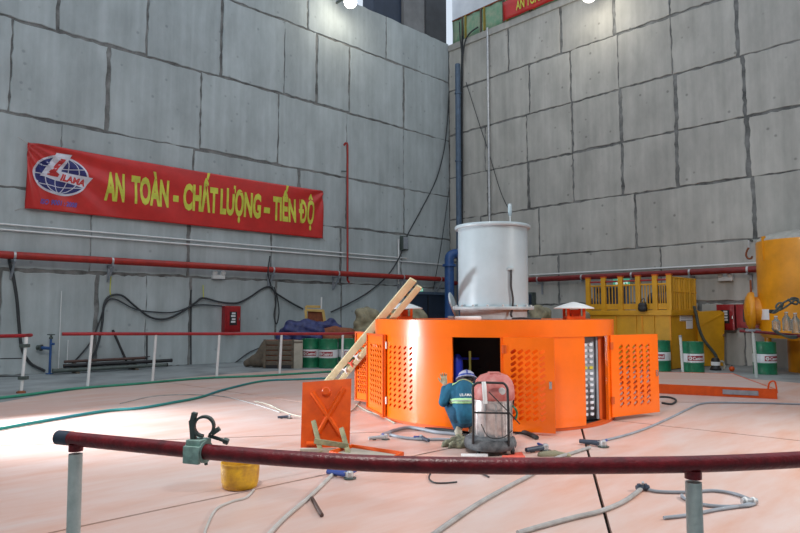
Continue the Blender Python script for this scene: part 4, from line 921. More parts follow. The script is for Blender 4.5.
    ink('emblem_letter', [Vector((x*rx, z*rz, 0)) for x, z in ((-.54, -.04), (-.06, .86), (.14, .86), (-.22, .16), (-.10, .04), (-.14, -.10))], [(0, 1, 2, 3), (0, 3, 4, 5)], ex, ez, 'inkred', .050, 'red slanted initial of the emblem')
    tv, tf = text_faces('ILAMA', .27, 1, .012, .35); lo = min(v.x for v in tv); hi = max(v.x for v in tv); k = rx*.92/(hi-lo)
    ink('emblem_lettering', [Vector(((v.x-lo)*k, v.y - .13*(v.x-lo)*k, 0)) for v in tv], tf, ex-rx*.06, ez-rz*.24, 'inkred', .050, 'red emblem lettering')
    tv, tf = text_faces('ISO 9001 : 2008', .20, 1, .006, .25); lo = min(v.x for v in tv); hi = max(v.x for v in tv); k = rx*1.36/(hi-lo)
    ink('emblem_caption', [Vector(((v.x-lo)*k, v.y, 0)) for v in tv], tf, ex-rx*.72, ez-rz*1.55, 'inkblue', .014, 'small blue line under the emblem')
    for x in (0.0, w):
        for z in (.04, h-.04):
            b = MB(); b.tube([(x, -.045, z), (x + (.22 if x > 0 else -.22), .05, z + (.16 if z > 1 else -.12))], .008, 6); b.build('tie_cord', M['rope'], T)
banner()
# red hose boxes, light fittings, doors
def hose_box(name, loc, rz, w, h, label, glass=True):
    T = thing(name, label, 'hose box', loc, rz)
    b = MB(); b.box(-w/2, w/2, -.24, 0, 0, h); b.build('case', M['firered'], T, bevel=.012)
    b = MB(); b.box(-w/2+.05, w/2-.05, -.262, -.24, .05, h-.05); d = b.build('door', M['firered'], T, bevel=.008)
    b = MB(); b.box(-w*.22, w*.24, -.268, -.262, h*.26, h*.78); lab(b.build('window', M['black'], d, smooth=False), 'dark glazed window')
    for k, zz in enumerate((.36, .46, .58, .68)):
        b = MB(); b.box(-w*.14+.03*(k % 2), w*.14, -.273, -.268, h*zz, h*zz+.06); lab(b.build('instruction_mark', M['inkwhite'], d, smooth=False), 'pale printed patch')
    b = MB(); b.box(w*.36, w*.42, -.285, -.262, h*.45, h*.55); b.build('latch', M['chrome'], d)
q = on_left(230.5, 332, .1); q2 = on_left(230.5, 306, .1); w_ = on_left(238, 320).x-on_left(222.5, 320).x
hose_box('fire_hose_box', (q.x, YL, q.z), 0, w_, q2.z-q.z, 'red fire hose box with a dark window on the left wall above the railing')
q = on_right(727.5, 330, .1); q2 = on_right(727.5, 304.5, .1); w_ = on_right(719, 320).y-on_right(736.5, 320).y
hose_box('fire_hose_box', (XR, q.y, q.z), -PI/2, w_, q2.z-q.z, 'red fire hose box on the right wall beside the slanted yellow cabinet')
q = on_right(751, 328, .1); hose_box('fire_hose_box', (XR, q.y, q.z), -PI/2, .75, q2.z-q.z, 'red fire hose box half hidden behind the round flange of the tank')
def wall_lamp(p, rz, label):
    T = thing('emergency_lamp', label, 'lamp', p, rz)
    b = MB(); b.box(-.22, .22, -.16, 0, 0, .14); b.build('housing', M['white'], T, bevel=.02)
    for s in (-1, 1):
        b = MB(); b.lathe([(.07, -.02), (.09, 0), (.09, .08), (.05, .12)], 14, (s*.15, -.12, .16), Matrix.Rotation(.6, 4, 'X')); b.build('lamp_head', M['white'], T)
q = on_left(217, 279); wall_lamp((q.x, YL, q.z), 0, 'small white twin emergency lamp on the left wall under the red pipe')
q = on_right(727, 281); wall_lamp((XR, q.y, q.z), -PI/2, 'small white twin emergency lamp on the right wall under the red pipe')
def wall_door(name, loc, rz, w, h, label):
    b = MB(); b.box(-w/2, w/2, -.06, .02, 0, h); o = b.build(name, M['bluedoor'], None, bevel=.01); o.location = loc; o.rotation_euler = (0, 0, rz)
    me = o.data; cz = Vector((0, -.02, 0)); me.transform(Matrix.Translation((0, -.02, 0))); struct(o, label)
    for s in (-1, 1):
        b = MB(); b.box(s*w/2-.06, s*w/2+.06, -.12, -.04, 0, h+.06); b.build('door_frame', M['slate'], o, smooth=False)
    b = MB(); b.box(-w/2, w/2, -.12, -.04, h, h+.12); b.build('door_frame', M['slate'], o, smooth=False)
    b = MB(); b.box(-.02, .02, -.10, -.07, 0.02, h-.02); b.build('door_seam', M['black'], o, smooth=False)
    for s in (-1, 1):
        b = MB(); b.box(s*.12-.015, s*.12+.015, -.15, -.09, h*.42, h*.52); b.build('door_handle', M['chrome'], o)
xa, xb = on_left(405, 300).x, on_left(447, 300).x; h_ = on_left(425, 294.5).z
wall_door('door_1', ((xa+xb)/2, YL, 0), 0, xb-xa, h_, 'dark blue double door in the left wall near the corner')
ya, yb = on_right(628, 290).y, on_right(596, 290).y
wall_door('door_2', (XR, (ya+yb)/2, 0), -PI/2, yb-ya, on_right(612, 288).z, 'dark blue door in the right wall behind the yellow railing')
def exit_sign(loc, rz, w, label):
    T = thing('exit_sign', label, 'sign', loc, rz)
    b = MB(); b.box(-w/2, w/2, -.07, 0, 0, w*.42); b.build('case', M['exit'], T, bevel=.008)
    for x, a in ((-.34, .16), (-.12, .16), (.10, .13)):
        b = MB(); b.box(w*x, w*(x+a), -.074, -.07, w*.09, w*.33); lab(b.build('symbol', M['exitw'], T, smooth=False), 'pale lit symbol')
    b = MB(); b.prism([(w*.28, -.071, w*.21), (w*.42, -.071, w*.33), (w*.42, -.071, w*.09)], (0, -.004, 0)); lab(b.build('arrow', M['exitw'], T, smooth=False), 'pale lit arrow')
q = on_left(418.5, 292); exit_sign((q.x, YL-.01, q.z), 0, .42, 'small lit green exit sign above the dark blue door in the left wall')
q = on_right(614, 287, .6); exit_sign((XR, q.y, q.z+.05), -PI/2, .62, 'lit green exit sign on the right wall above the yellow railing')
q = on_right(531.5, 309); q2 = on_right(531.5, 292.5); b = MB(); wq = on_right(527, 300).y-on_right(536.5, 300).y; b.box(XR-.26, XR, q.y-wq/2, q.y+wq/2, q.z-.1, q2.z)
T = tag(b.build('control_box', M['iron'], bevel=.015), 'dark control box on the right wall right of the grey cylinder', 'control box')
b = MB(); b.box(-.29+.13, -.262+.13, -wq/2+.04, wq/2-.04, .06, q2.z-q.z+.02); b.build('door', M['bluedoor'], T, bevel=.006)
q = on_right(749.5, 262, .35); q2 = on_right(749.5, 240, .35)
T = thing('crane_hook', 'small rusty hook hanging from an eye on the right wall left of the amber tank', 'hook', (q.x, q.y, q.z))
b = MB(); b.bar((.36, 0, q2.z-q.z), (-.02, 0, q2.z-q.z), .04, .05); b.build('eye_bracket', M['iron'], T)
b = MB(); b.tube([(0, 0, q2.z-q.z), (0, 0, .45)], .03, 8); lab(b.build('shank', M['zinc'], T), 'pale shank')
b = MB(); b.tube(curve([(0, 0, .46), (0, .06, .36), (0, .09, .22), (0, .04, .12), (0, -.05, .11), (0, -.085, .18)]), [.05]*20+[.045]*4+[.035] + [.025] if False else .03, 8); b.build('hook', M['rust'], T)

# ------------------------------------------------------------------ walkway railing with net on top of the right wall
def walkway():
    z0 = 14.5; x = XR-.03
    ys = [on_right(p, 20, .08).y for p in (451.8, 462, 480.5, 503, 530, 560)]; yend = on_right(600, -20, .08).y
    T = thing('walkway_railing', 'railing with green safety net along the walkway above the right wall', 'railing', (x, ys[2], z0))
    ht = on_right(452, 21, .08).z - z0; L = lambda y, z: (0, y-ys[2], z)
    b = MB(); b.tube([L(ys[0], ht), L(yend, ht)], .04, 8); b.build('handrail', M['rust'], T)
    for k, y in enumerate(ys[1:5]):
        b = MB(); b.bar(L(y, 0), L(y, ht), .09, .09); b.build('post', M['pallet'], T, smooth=False)
        b = MB(); b.bar((.06, y-ys[2]-.22, 0), (.06, y-ys[2]-.22, ht-.03), .34, .04, (0, 1, 0)); lab(b.build('ochre_strip', M['ochre'], T, smooth=False), 'ochre strip beside the post')
    n = 40; vs_ = []
    for i in range(n+1):
        y = ys[0]+(yend-ys[0])*i/n
        for j in range(5): vs_.append((.02+.03*math.sin(i*1.9+j), y-ys[2], (ht-.02)*j/4))
    b = MB(); b.add(vs_, [(i*5+j, (i+1)*5+j, (i+1)*5+j+1, i*5+j+1) for i in range(n) for j in range(4)]); o = b.build('safety_net', M['net'], T); sd = o.modifiers.new('s', 'SOLIDIFY'); sd.thickness = .012
    # small red banner tied to it
    ya, yb = on_right(503, 20, .2).y, on_right(592, -8, .2).y; w = ya-yb; hb = .82
    T2 = thing('red_banner', 'small red banner with yellow lettering tied to the walkway railing above the right wall', 'banner', (XR-.16, ya, 14.52))
    vs_ = [(-.02*math.sin(i*.9)-.01*j, -w*i/30, hb*j/4) for i in range(31) for j in range(5)]
    b = MB(); b.add(vs_, [(i*5+j, (i+1)*5+j, (i+1)*5+j+1, i*5+j+1) for i in range(30) for j in range(4)]); o = b.build('cloth', M['banner'], T2); sd = o.modifiers.new('s', 'SOLIDIFY'); sd.thickness = .01
    tv, tf = text_faces('AN TOÀN LÀ TRÊN HẾT', .58, .9, .012); lo = min(v.x for v in tv); hi = max(v.x for v in tv); k = w*.78/(hi-lo)
    b = MB(); b.add([(-.085, -(w*.17+(v.x-lo)*k), .20+v.y) for v in tv], tf); lab(b.build('lettering', M['inkyellow'], T2, smooth=False), 'yellow lettering')
walkway()
# lamps near the wall tops
def flood(p, aim, label, energy, color):
    p = Vector(p); aim = Vector(aim); rot = (aim-p).to_track_quat('-Z', 'Y')
    T = thing('high_bay_lamp', label, 'lamp', p); R = rot.to_matrix().to_4x4() @ Matrix.Scale(.72, 4)
    b = MB(); b.lathe([(.06, .42), (.12, .40), (.14, .22), (.34, .02), (.36, 0.0), (.345, 0.0), (.33, .02)], 28, (0, 0, 0), R); b.build('reflector', M['zinc'], T)
    b = MB(); b.lathe([(.33, .015), (.2, -.015), (0, -.03)], 28, (0, 0, 0), R); lab(b.build('lens', M['lamp'], T), 'glowing lens')
    l = bpy.data.lights.new('high_bay_light', 'POINT'); l.energy = energy; l.color = color; l.shadow_soft_size = .3; o = bpy.data.objects.new('high_bay_light', l); COL.objects.link(o)
    o.location = p + (aim-p).normalized()*.40
    return T
q = on_left(350.5, 2, .9); T = flood(q, cw(1.2, 9, 0), 'glowing lamp on a bracket at the top of the left wall', 105, (1.0, .92, .76))
b = MB(); b.bar((0, .92, .3), (0, .12, .3), .07, .07); b.build('bracket', M['iron'], T)
q = on_right(589, -4, 1.0); T = flood(q, cw(1.2, 9, 0), 'glowing lamp on a bracket at the top of the right wall', 105, (1.0, .93, .8))
b = MB(); b.bar((1.0, 0, .3), (.12, 0, .3), .07, .07); b.build('bracket', M['iron'], T)

# ------------------------------------------------------------------ oil drums
def drum_proto(loc, rz, label):
    T = thing('oil_drum', label, 'drum', loc, rz, 'green oil drums')
    R = .292; pf = [(0, .015), (R-.02, .015), (R-.015, 0), (R+.004, 0), (R+.004, .02), (R, .03)]
    for z in (.29, .585): pf += [(R, z-.025), (R+.012, z), (R, z+.025)]
    pf += [(R, .85), (R+.004, .86), (R+.004, .88), (R-.015, .88), (R-.02, .862), (0, .862)]
    b = MB(); b.lathe(pf, 40); b.build('barrel', M['green'], T)
    b = MB(); b.lathe([(R, .315), (R+.003, .318), (R+.003, .552), (R, .556)], 40); band = lab(b.build('label_band', M['dwhite'], T), 'white painted band')
    def wrap(x, z, o): a = x/R; return Vector(((R+o)*math.sin(a), -(R+o)*math.cos(a), z))
    def patch(x0, x1, z0, z1, o, name, m, n=10, lb=None):
        b = MB(); b.add([wrap(x0+(x1-x0)*i/n, z, o) for i in range(n+1) for z in (z0, z1)], [(2*i, 2*i+2, 2*i+3, 2*i+1) for i in range(n)]); p = b.build(name, m, band)
        if lb: lab(p, lb)
        return p
    patch(-.215, .235, .365, .500, .0045, 'label_plate', M['dred'], 12, 'dark red label plate')
    tv, tf = text_faces('Castrol', .115, 1.0, .004); lo = min(v.x for v in tv); hi = max(v.x for v in tv); k = .30/(hi-lo)
    b = MB(); tv, tf = slice_mesh([Vector(((v.x-lo)*k - .085, v.y, 0)) for v in tv], tf, .03)
    b.add([wrap(v.x, .393+v.y, .0065) for v in tv], tf); lab(b.build('lettering', M['inkwhite'], band, smooth=False), 'white lettering on the red plate')
    b = MB(); n = 24; b.add([wrap(-.148, .433, .0065)] + [wrap(-.148+.050*math.cos(2*PI*i/n), .433+.050*math.sin(2*PI*i/n), .0065) for i in range(n)], [(0, 1+i, 1+(i+1) % n) for i in range(n)]); lab(b.build('emblem', M['inkwhite'], band, smooth=False), 'white round emblem')
    b = MB(); b.add([wrap(-.148+x, .433+y, .0078) for x, y in ((-.026, -.006), (.010, .028), (.006, .008), (.028, .006), (-.008, -.028), (-.004, -.008))], [(0, 1, 2, 5), (2, 3, 4, 5)]); lab(b.build('emblem_mark', M['dred'], band, smooth=False), 'red mark inside the emblem')
    for x, y, r in ((.17, .05, .035), (-.16, -.08, .022)):
        b = MB(); b.lathe([(r, .862), (r, .878), (0, .878)], 16, (x, y, 0)); b.build('bung', M['zinc'], T)
    return T
def spot(px, py): c = cflo(px, py); return Vector((c.x, c.y+.29, 0))
drum = drum_proto(W(spot(698, 374.3)), RC, 'green oil drum with white band standing before the white posts, beside the slanted yellow cabinet')
drum.rotation_euler = (0, 0, RC-.12)
for px, py, rot, lb in ((664.5, 371.8, -.75, 'green oil drum half hidden behind the open perforated door at right'), (771.5, 374.8, .22, 'green oil drum standing under the amber tank at the right edge'),
                        (309.5, 367.8, -.1, 'leftmost green oil drum under the navy tarpaulin'), (327, 368.5, -.22, 'second green oil drum from the left under the tarpaulin'), (346.5, 367.5, .5, 'green oil drum partly behind the plank ladder')):
    dup(drum, W(spot(px, py)), RC+rot, lb)

# ------------------------------------------------------------------ goods stacked by the left wall
c = cflo(281.5, 368.5); O = Vector((c.x, c.y+.45, 0))
T = thing('timber_crate', 'brown slatted timber crate on the floor left of the green drums', 'crate', W(O), RC)
for i in range(5):
    z = .10+i*.155
    b = MB(); b.box(-.56, .38, -.45, -.42, z, z+.125); b.build('slat', M['pallet'], T, bevel=.006)
for x in (-.52, -.08, .34):
    b = MB(); b.box(x-.04, x+.04, -.47, -.45, 0, .88); b.build('batten', M['pallet'], T, bevel=.005)
b = MB(); b.box(-.55, .37, -.41, .40, .10, .84); b.build('body', M['rust'], T, bevel=.01)
b = MB(); b.box(-.57, .39, -.46, .42, 0, .09); b.build('skid', M['black'], T, bevel=.01)
c = cflo(256, 368); O = Vector((c.x, c.y+.3, 0)); o = blob('dark_sacking', [((-.35, 0, .12), .12, (.1, .05, .30), .2), ((.1, .05, .3), .24, (.25, .1, .66), .20), ((-.1, 0, .2), .2, (.25, -.05, .16), .16)], .03, M['pallet'], None, 3, False); o.location = W(O); o.rotation_euler = (0, 0, RC); tag(o, 'dark sacking slumped on the floor at the left end of the crate', 'sack')
c = cflo(297.5, 369); O = Vector((c.x, c.y+.12, 0)); T = thing('pale_board', 'pale upright board between the brown crate and the green drums', 'board', W(O), RC)
b = MB(); b.box(-.13, .13, -.03, .03, 0, .86); b.build('board', M['carton'], T, bevel=.008)
b = MB(); b.box(-.13, .13, -.045, -.03, .78, .82); b.build('edge_strip', M['pallet'], T)
# tarpaulin heap on the drums and crate
def at(px, py, d, O): return cdep(px, py, d) - O
O = cdep(300, 340, 20.6)
caps = [(at(282, 337, 20.5, O), .20, at(292, 330, 20.5, O), .33), (at(292, 331, 20.5, O), .34, at(308, 331, 20.6, O), .38), (at(308, 330, 20.6, O), .36, at(318, 334, 20.5, O), .28),
        (at(278, 343, 20.3, O), .16, at(286, 341, 20.3, O), .17), (at(318, 327, 20.7, O), .16, at(330, 324, 20.8, O), .17), (at(330, 324, 20.8, O), .18, at(338, 328, 20.8, O), .14), (at(300, 337, 20.3, O), .2, at(318, 339, 20.3, O), .16)]
o = blob('tarpaulin', caps, .03, M['tarp'], None, 2, False)
rn = random.Random(4)
for v in o.data.vertices:
    n = v.normal; v.co += n*(.045*math.sin(v.co.x*11+v.co.z*9)*math.sin(v.co.z*13-v.co.x*5+v.co.y*6))
o.location = W(O); o.rotation_euler = (0, 0, RC); tag(o, 'crumpled navy blue tarpaulin heaped over the drums by the left wall', 'tarpaulin')
O = cdep(328, 338, 20.5); o = blob('rusty_bale', [(at(323, 334, 20.5, O), .18, at(335, 333, 20.6, O), .24), (at(335, 334, 20.6, O), .24, at(350, 334, 20.6, O), .20), (at(326, 338.5, 20.3, O), .12, at(350, 339, 20.3, O), .12)], .03, M['rust'], None, 2, False); o.location = W(O); o.rotation_euler = (0, 0, RC); tag(o, 'rust brown bale lying on the green drums beside the tarpaulin', 'bale')
# empty yellow frame standing on the heap
O = cdep(316, 323, 21.0); T = thing('wooden_frame', 'yellow wooden frame box standing on top of the tarpaulin heap', 'frame', W(O), RC)
k = .0335
def fr(x0, y0, x1, y1, dz=0, wd=.085, nm='frame_bar'):
    b = MB(); b.bar((x0*k, dz, y0*k), (x1*k, dz, y1*k), .07, wd, (0, 1, 0) if False else (0, 0, 1)); b.build(nm, M['ywall'], T, bevel=.006)
fr(-9, -1, -10.5, 13); fr(9, 0, 7, 12); fr(-10.5, 13, 8, 12); fr(-9, 0, 9, .5)
fr(-11.5, 16.5, 3, 16.2, .35); fr(-10.5, 13, -11.5, 16.5, .18, .06); 
b = MB(); b.box(-8.5*k, 7.5*k, .05, .08, .5*k, 12*k); lab(b.build('dark_inset', M['rust'], T), 'dark brown inset')
b = MB(); b.tube([(4*k, .3, 14*k), (4.2*k, .3, 26*k)], .025, 8); lab(b.build('upright_stick', M['white'], T), 'thin pale stick')
# wrapped goods behind the housing
def bundle(px0, px1, pyt, d, label, name='wrapped_bundle', m='burlap', bumps=4, seed=1):
    O = cdep((px0+px1)/2, 366, d); O.z = 0; r = random.Random(seed); l0, l1 = cdep(px0, 330, d).x-O.x, cdep(px1, 330, d).x-O.x; zt = cdep(px0, pyt, d).z
    caps = []
    n = max(2, bumps)
    for i in range(n):
        x = l0+.22+(l1-l0-.44)*i/(n-1); caps.append(((x, r.uniform(-.1, .1), .25), .25, (x+r.uniform(-.05, .05), r.uniform(-.1, .1), zt-.24+r.uniform(-.06, .0)), .24))
        if i: caps.append(((x-(l1-l0-.44)/(n-1), 0, zt*.5), .36 if zt > 1 else .25, (x, 0, zt*.55), .36 if zt > 1 else .25))
    o = blob(name, caps, .035, M[m], None, 1, False)
    for v in o.data.vertices: v.co += v.normal*.05*math.sin(v.co.x*10+seed)*math.sin(v.co.z*14+v.co.x*3)
    o.location = W(O); o.rotation_euler = (0, 0, RC); return tag(o, label, 'bundle')
bundle(354, 379, 306, 20.9, 'tan wrapped bundle behind the plank ladder', bumps=3, seed=2)
bundle(386, 427, 307, 20.6, 'tan wrapped bundle behind the left roof vent', bumps=4, seed=5)
bundle(530, 553, 305, 20.8, 'tan wrapped bundle behind the housing just right of the cylinder', bumps=3, seed=3)
bundle(562, 588, 308, 19.6, 'tan wrapped bundle behind the right roof vent', bumps=4, seed=8)
O = cdep(444, 316, 21.5); o = blob('green_bag', [((0, 0, -.55), .28, (0, 0, .0), .22), ((0, 0, 0), .22, (.02, 0, .16), .08)], .03, M['green'], None, 2, False); 
bm_ = min(v.co.z for v in o.data.vertices); o.location = W(Vector((O.x, O.y, 1.02-0))); o.rotation_euler = (0, 0, RC); tag(o, 'dark green bag on the crate behind the housing near the blue elbow pipe', 'bag')
T = thing('timber_crate', 'dark crate behind the housing under the green bag', 'crate', W(Vector((O.x, O.y+.05, 0))), RC)
b = MB(); b.box(-.5, .5, -.4, .4, .0, .19); b.build('skid', M['black'], T, bevel=.01)
for i in range(2):
    b = MB(); b.box(-.48, .48, -.39, .39, .0+.19*i, .18+.19*i); b.build('slat', M['pallet'], T, bevel=.008)
o.location.z = .38 + (-bm_)

# ------------------------------------------------------------------ yellow machine room, cabinet and tank at right
c = on_floor(672, 370); xf, yn = c.x, c.y; yf = PX_ = None
a, f, u = ray(587, 345); yf = (RT[1]*a+FW[1]*f)*(xf/(RT[0]*a+FW[0]*f))
zt = at_depth(672, 310, cflo(672, 370).y).z
T = thing('yellow_enclosure', 'yellow steel enclosure with a barred railing around its roof at the right wall', 'enclosure', (xf, yn, 0))
Ly = yf-yn; LX = (XR-xf)*.62
b = MB(); b.box(0, LX, 0, Ly+.25, .02, zt-.16); b.build('casing', M['yellow'], T, bevel=.02)
for k in range(4):
    y = Ly*k/3.2; b = MB(); b.box(-.02, 0, y-.02, y+.02, .06, zt-.18); b.build('panel_seam', M['yellow2'], T, smooth=False)
for px in (637, 655):
    a, f, u = ray(px, 345); y = (RT[1]*a+FW[1]*f)*(xf/(RT[0]*a+FW[0]*f))-yn
    b = MB(); b.box(-.035, 0, y-.015, y+.015, .06, zt-.18); b.build('stiffener', M['yellow'], T, smooth=False)
b = MB(); b.box(-.06, LX, -.06, Ly+.3, zt-.16, zt); b.build('roof_edge', M['yellow'], T, bevel=.01)
hr = at_depth(672, 275, cflo(672, 370).y).z - zt
pys = []
for px in (588.5, 604, 621, 638.5, 655.5, 673): 
    a, f, u = ray(px, 300); pys.append((RT[1]*a+FW[1]*f)*(xf/(RT[0]*a+FW[0]*f))-yn)
pys[-1] = 0.0
for y in pys:
    b = MB(); b.box(-.05, .05, y-.075, y+.075, zt, zt+hr); b.build('rail_post', M['yellow'], T, bevel=.01)
    b = MB(); b.box(-.06, .06, y-.085, y+.085, zt+hr, zt+hr+.04); b.build('post_cap', M['orange_in'], T)
for k in range(len(pys)-1):
    y1, y0 = pys[k]-.075, pys[k+1]+.075
    for z, m in ((zt+hr-.13, 'firered'), (zt+hr-.26, 'yellow')):
        b = MB(); b.tube([(0, y0, z), (0, y1, z)], .028, 8); r_ = b.build('top_rail', M[m], T)
        if m == 'firered': lab(r_, 'red top rail')
    b = MB(); b.box(-.012, .012, y0, y1, zt+.02, zt+.20); b.build('kick_plate', M['yellow'], T, smooth=False)
    for q in range(3):
        y = y0+(y1-y0)*(q+1)/4; b = MB(); b.tube([(0, y, zt+.02), (0, y, zt+hr-.26)], .018, 6); b.build('bar', M['yellow'], T)
for k in range(9):
    x = .28+k*(LX-.4)/8; b = MB(); b.tube([(x, 0, zt), (x, 0, zt+hr-.04)], .03 if k % 2 else .05, 8); b.build('bar', M['yellow'], T)
for z in (zt+hr-.06, zt+.55):
    b = MB(); b.tube([(0, 0, z), (LX, 0, z)], .026, 8); b.build('top_rail', M['yellow'], T)
def side_pt(px, py):             # on the near side face of the enclosure, local
    a, f, u = ray(px, py); t = yn/(RT[1]*a+FW[1]*f); return (RT[0]*a+FW[0]*f)*t-xf, EYE+u*t
(xa, za), (xb, zb) = side_pt(680, 329), side_pt(692, 313.5); xm, zm = side_pt(686, 321)
b = MB(); b.box(xa, xb, -.012, 0, zm, zb); b.box(xm, xb, -.012, 0, za, zm); lab(b.build('notice_sheet', M['paper'], T, smooth=False), 'white stepped notice sheet')
for k in range(3):
    b = MB(); b.box(xa+.04, xb-.05, -.016, -.012, zb-.08-.07*k, zb-.06-.07*k); lab(b.build('print_line', M['cooler'], T, smooth=False), 'grey printed line')
# machines behind the barred railing
for px, py, wd, ht, lb in ((600, 297, .35, .55, 'dark motor on the enclosure roof behind the railing at left'), (663, 290, .5, .75, 'dark motor on the enclosure roof behind the railing at right')):
    a, f, u = ray(px, 300); x = xf+.95; y = (RT[1]*a+FW[1]*f)*(x/(RT[0]*a+FW[0]*f)); t = thing('electric_motor', lb, 'motor', (x, y, zt))
    b = MB(); b.box(-.2, .2, -wd, wd, 0, .06); b.build('base', M['iron'], t, bevel=.01)
    b = MB(); b.lathe([(0, -wd*.8), (ht*.30, -wd*.8), (ht*.34, -wd*.6), (ht*.34, wd*.6), (ht*.3, wd*.8), (0, wd*.8)], 20, (0, 0, .06+ht*.36), Matrix.Rotation(PI/2, 4, 'X')); b.build('casing', M['tool'], t)
    b = MB(); b.box(-.1, .1, -.1, .1, .06+ht*.66, .06+ht*.95); b.build('terminal_box', M['iron'], t, bevel=.015)
a, f, u = ray(642.5, 306); x = xf-.16; y = (RT[1]*a+FW[1]*f)*(x/(RT[0]*a+FW[0]*f)); zb_ = EYE+ray(642.5, 311.5)[2]*(x/(RT[0]*a+FW[0]*f))
T = thing('black_bag', 'small black bag hanging on the yellow railing', 'bag', (x, y, zb_))
o = blob('pouch', [((0, -.05, .09), .10, (0, .05, .09), .10), ((0, -.05, .18), .09, (0, .05, .18), .09)], .018, M['black'], T, 2)
b = MB(); b.tube(curve([(0, -.07, .22), (.04, -.05, .34), (.10, 0, .40), (.04, .05, .34), (0, .07, .22)]), .012, 6); b.build('strap', M['black'], T)
# slanted yellow cabinet
c = cflo(711, 366.5); O = Vector((c.x, c.y+.35, 0)); T = thing('yellow_cabinet', 'narrow yellow cabinet with a sloping top beside the enclosure', 'cabinet', W(O), RC)
d_ = O.y-.35; L = lambda px, py: cdep(px, py, d_)-O
pl = [L(698, 366), L(724.5, 366), L(724.5, 312.5), L(720, 310.5), L(698, 312)]
b = MB(); b.prism(pl, (0, .6, 0)); b.build('body', M['yellow'], T, bevel=.015)
b = MB(); b.prism([L(698, 326), L(722, 313), L(723.5, 314), L(698, 328)], (0, -.02, 0)); b.build('fold_ridge', M['yellow'], T, smooth=False)
b = MB(); q = L(723, 335); b.box(q.x-.02, q.x+.02, -.40, -.35, q.z-.04, q.z+.04); b.build('handle', M['chrome'], T)
wall_tube('drain_hose', curve([W(cdep(x, y, d_-.25)) for x, y in ((694, 306), (696.5, 316), (699, 328), (704, 340), (711, 349), (716, 356), (717, 362))]), .045, M['iron'], 'dark green hose curving down from the enclosure to the small pump', 'hose')
c = cflo(717.5, 370.5); T = thing('small_pump', 'small black pump with a pale label on the floor before the yellow cabinet', 'pump', W(Vector((c.x, c.y+.1, 0))), RC)
b = MB(); b.lathe([(.02, 0), (.15, .0), (.16, .05), (.12, .10), (.12, .30), (.09, .36), (0, .37)], 20); b.build('body', M['black'], T)
b = MB(); b.lathe([(.123, .14), (.125, .15), (.125, .24), (.123, .25)], 20); lab(b.build('label_band', M['paper'], T), 'pale label')
b = MB(); b.tube(curve([(.10, 0, .25), (.22, 0, .25), (.26, 0, .14), (.22, -.03, .03)]), .03, 8); b.build('outlet', M['carton'], T)
c = cflo(732, 371.5); T = thing('orange_float', 'small orange ball float on the floor right of the pump', 'float', W(Vector((c.x, c.y, 0))), RC)
b = MB(); b.sphere((0, 0, .075), .075, 16, 10); b.build('ball', M['orange_d'], T)
b = MB(); b.lathe([(.02, .148), (.02, .18), (0, .18)], 8); b.build('eyelet', M['iron'], T)
# amber tank
cen = cdep(807, 340, 17.9); O = Vector((cen.x, cen.y, 0))
T = thing('amber_tank', 'large amber yellow pressure tank with a pale dome at the right edge', 'tank', W(O), RC)
TR = O.y*(807-757.5)/(F/math.cos(TH))*.835; ze = cdep(757.5, 241, 17.9).z; zd = cdep(800, 228.5, 17.5).z
b = MB(); b.lathe([(.6, .95), (TR-.1, .97), (TR, 1.08), (TR, ze-.05), (TR-.01, ze)], 56); b.build('shell', M['yellow2'], T)
b = MB(); b.lathe([(TR-.01, ze)] + [(TR*.99*math.cos(t), ze+(zd-ze)*math.sin(t)) for t in [PI/2*i/10 for i in range(1, 11)]], 56); lab(b.build('dome', M['domegrey'], T), 'pale dusty dome')
for k in range(4):
    a = PI/4+k*PI/2+.25; b = MB(); b.tube([((TR-.22)*math.cos(a), (TR-.22)*math.sin(a), 0), ((TR-.22)*math.cos(a), (TR-.22)*math.sin(a), 1.05)], .09, 10); b.build('leg', M['yellow2'], T)
b = MB(); b.lathe([(.62, .0), (.62, 1.0)], 32, (.25, .15, 0)); b.build('skirt', M['yellow2'], T)
b = MB(); b.prism([(-TR-.03, -.1, ze-.55), (-TR+.14, -.1, ze-.55), (-TR+.14, -.1, ze-.02), (-TR+.06, -.1, ze+.14), (-TR-.03, -.1, ze+.12)], (0, .05, 0)); b.build('lifting_lug', M['yellow2'], T, bevel=.008)
b = MB(); b.box(-TR+.03, -TR+.09, -.115, -.10, ze-.46, ze-.14); lab(b.build('lug_slot', M['rust'], T), 'dark slot in the lug')
zm = cdep(752, 311, 17.9).z; mx = Matrix.Translation((-TR+.0, -.25, zm)) @ Matrix.Rotation(-PI/2, 4, 'Y') @ Matrix.Rotation(.0, 4, 'X')
mx = Matrix.Translation((0, 0, zm)) @ Matrix.Rotation(math.radians(-26), 4, 'Z') @ Matrix.Translation((-TR, 0, 0)) @ Matrix.Rotation(-PI/2, 4, 'Y')
b = MB(); b.lathe([(.42, -.15), (.42, .12)], 32, (0, 0, 0), mx); b.build('manhole_neck', M['yellow2'], T)
b = MB(); b.lathe([(.42, .10), (.55, .10), (.56, .12), (.56, .2), (.54, .24), (.40, .32), (.2, .36), (0, .37)], 36, (0, 0, 0), mx); mh = b.build('manhole_cover', M['yellow2'], T)
for k in range(14):
    a = 2*PI*k/14; b = MB(); b.lathe([(.028, .18), (.028, .27), (0, .275)], 6, mx @ Vector((.49*math.cos(a), .49*math.sin(a), 0)) - mx.to_translation()*0 - Vector((0, 0, 0)) if False else (0, 0, 0), mx @ Matrix.Translation((.49*math.cos(a), .49*math.sin(a), 0))); b.build('bolt', M['yellow2'], mh)
b = MB(); b.tube([mx @ Vector((.50, .05, .16)), mx @ Vector((.92, .05, .16))], .03, 8); b.build('davit', M['rust'], T)
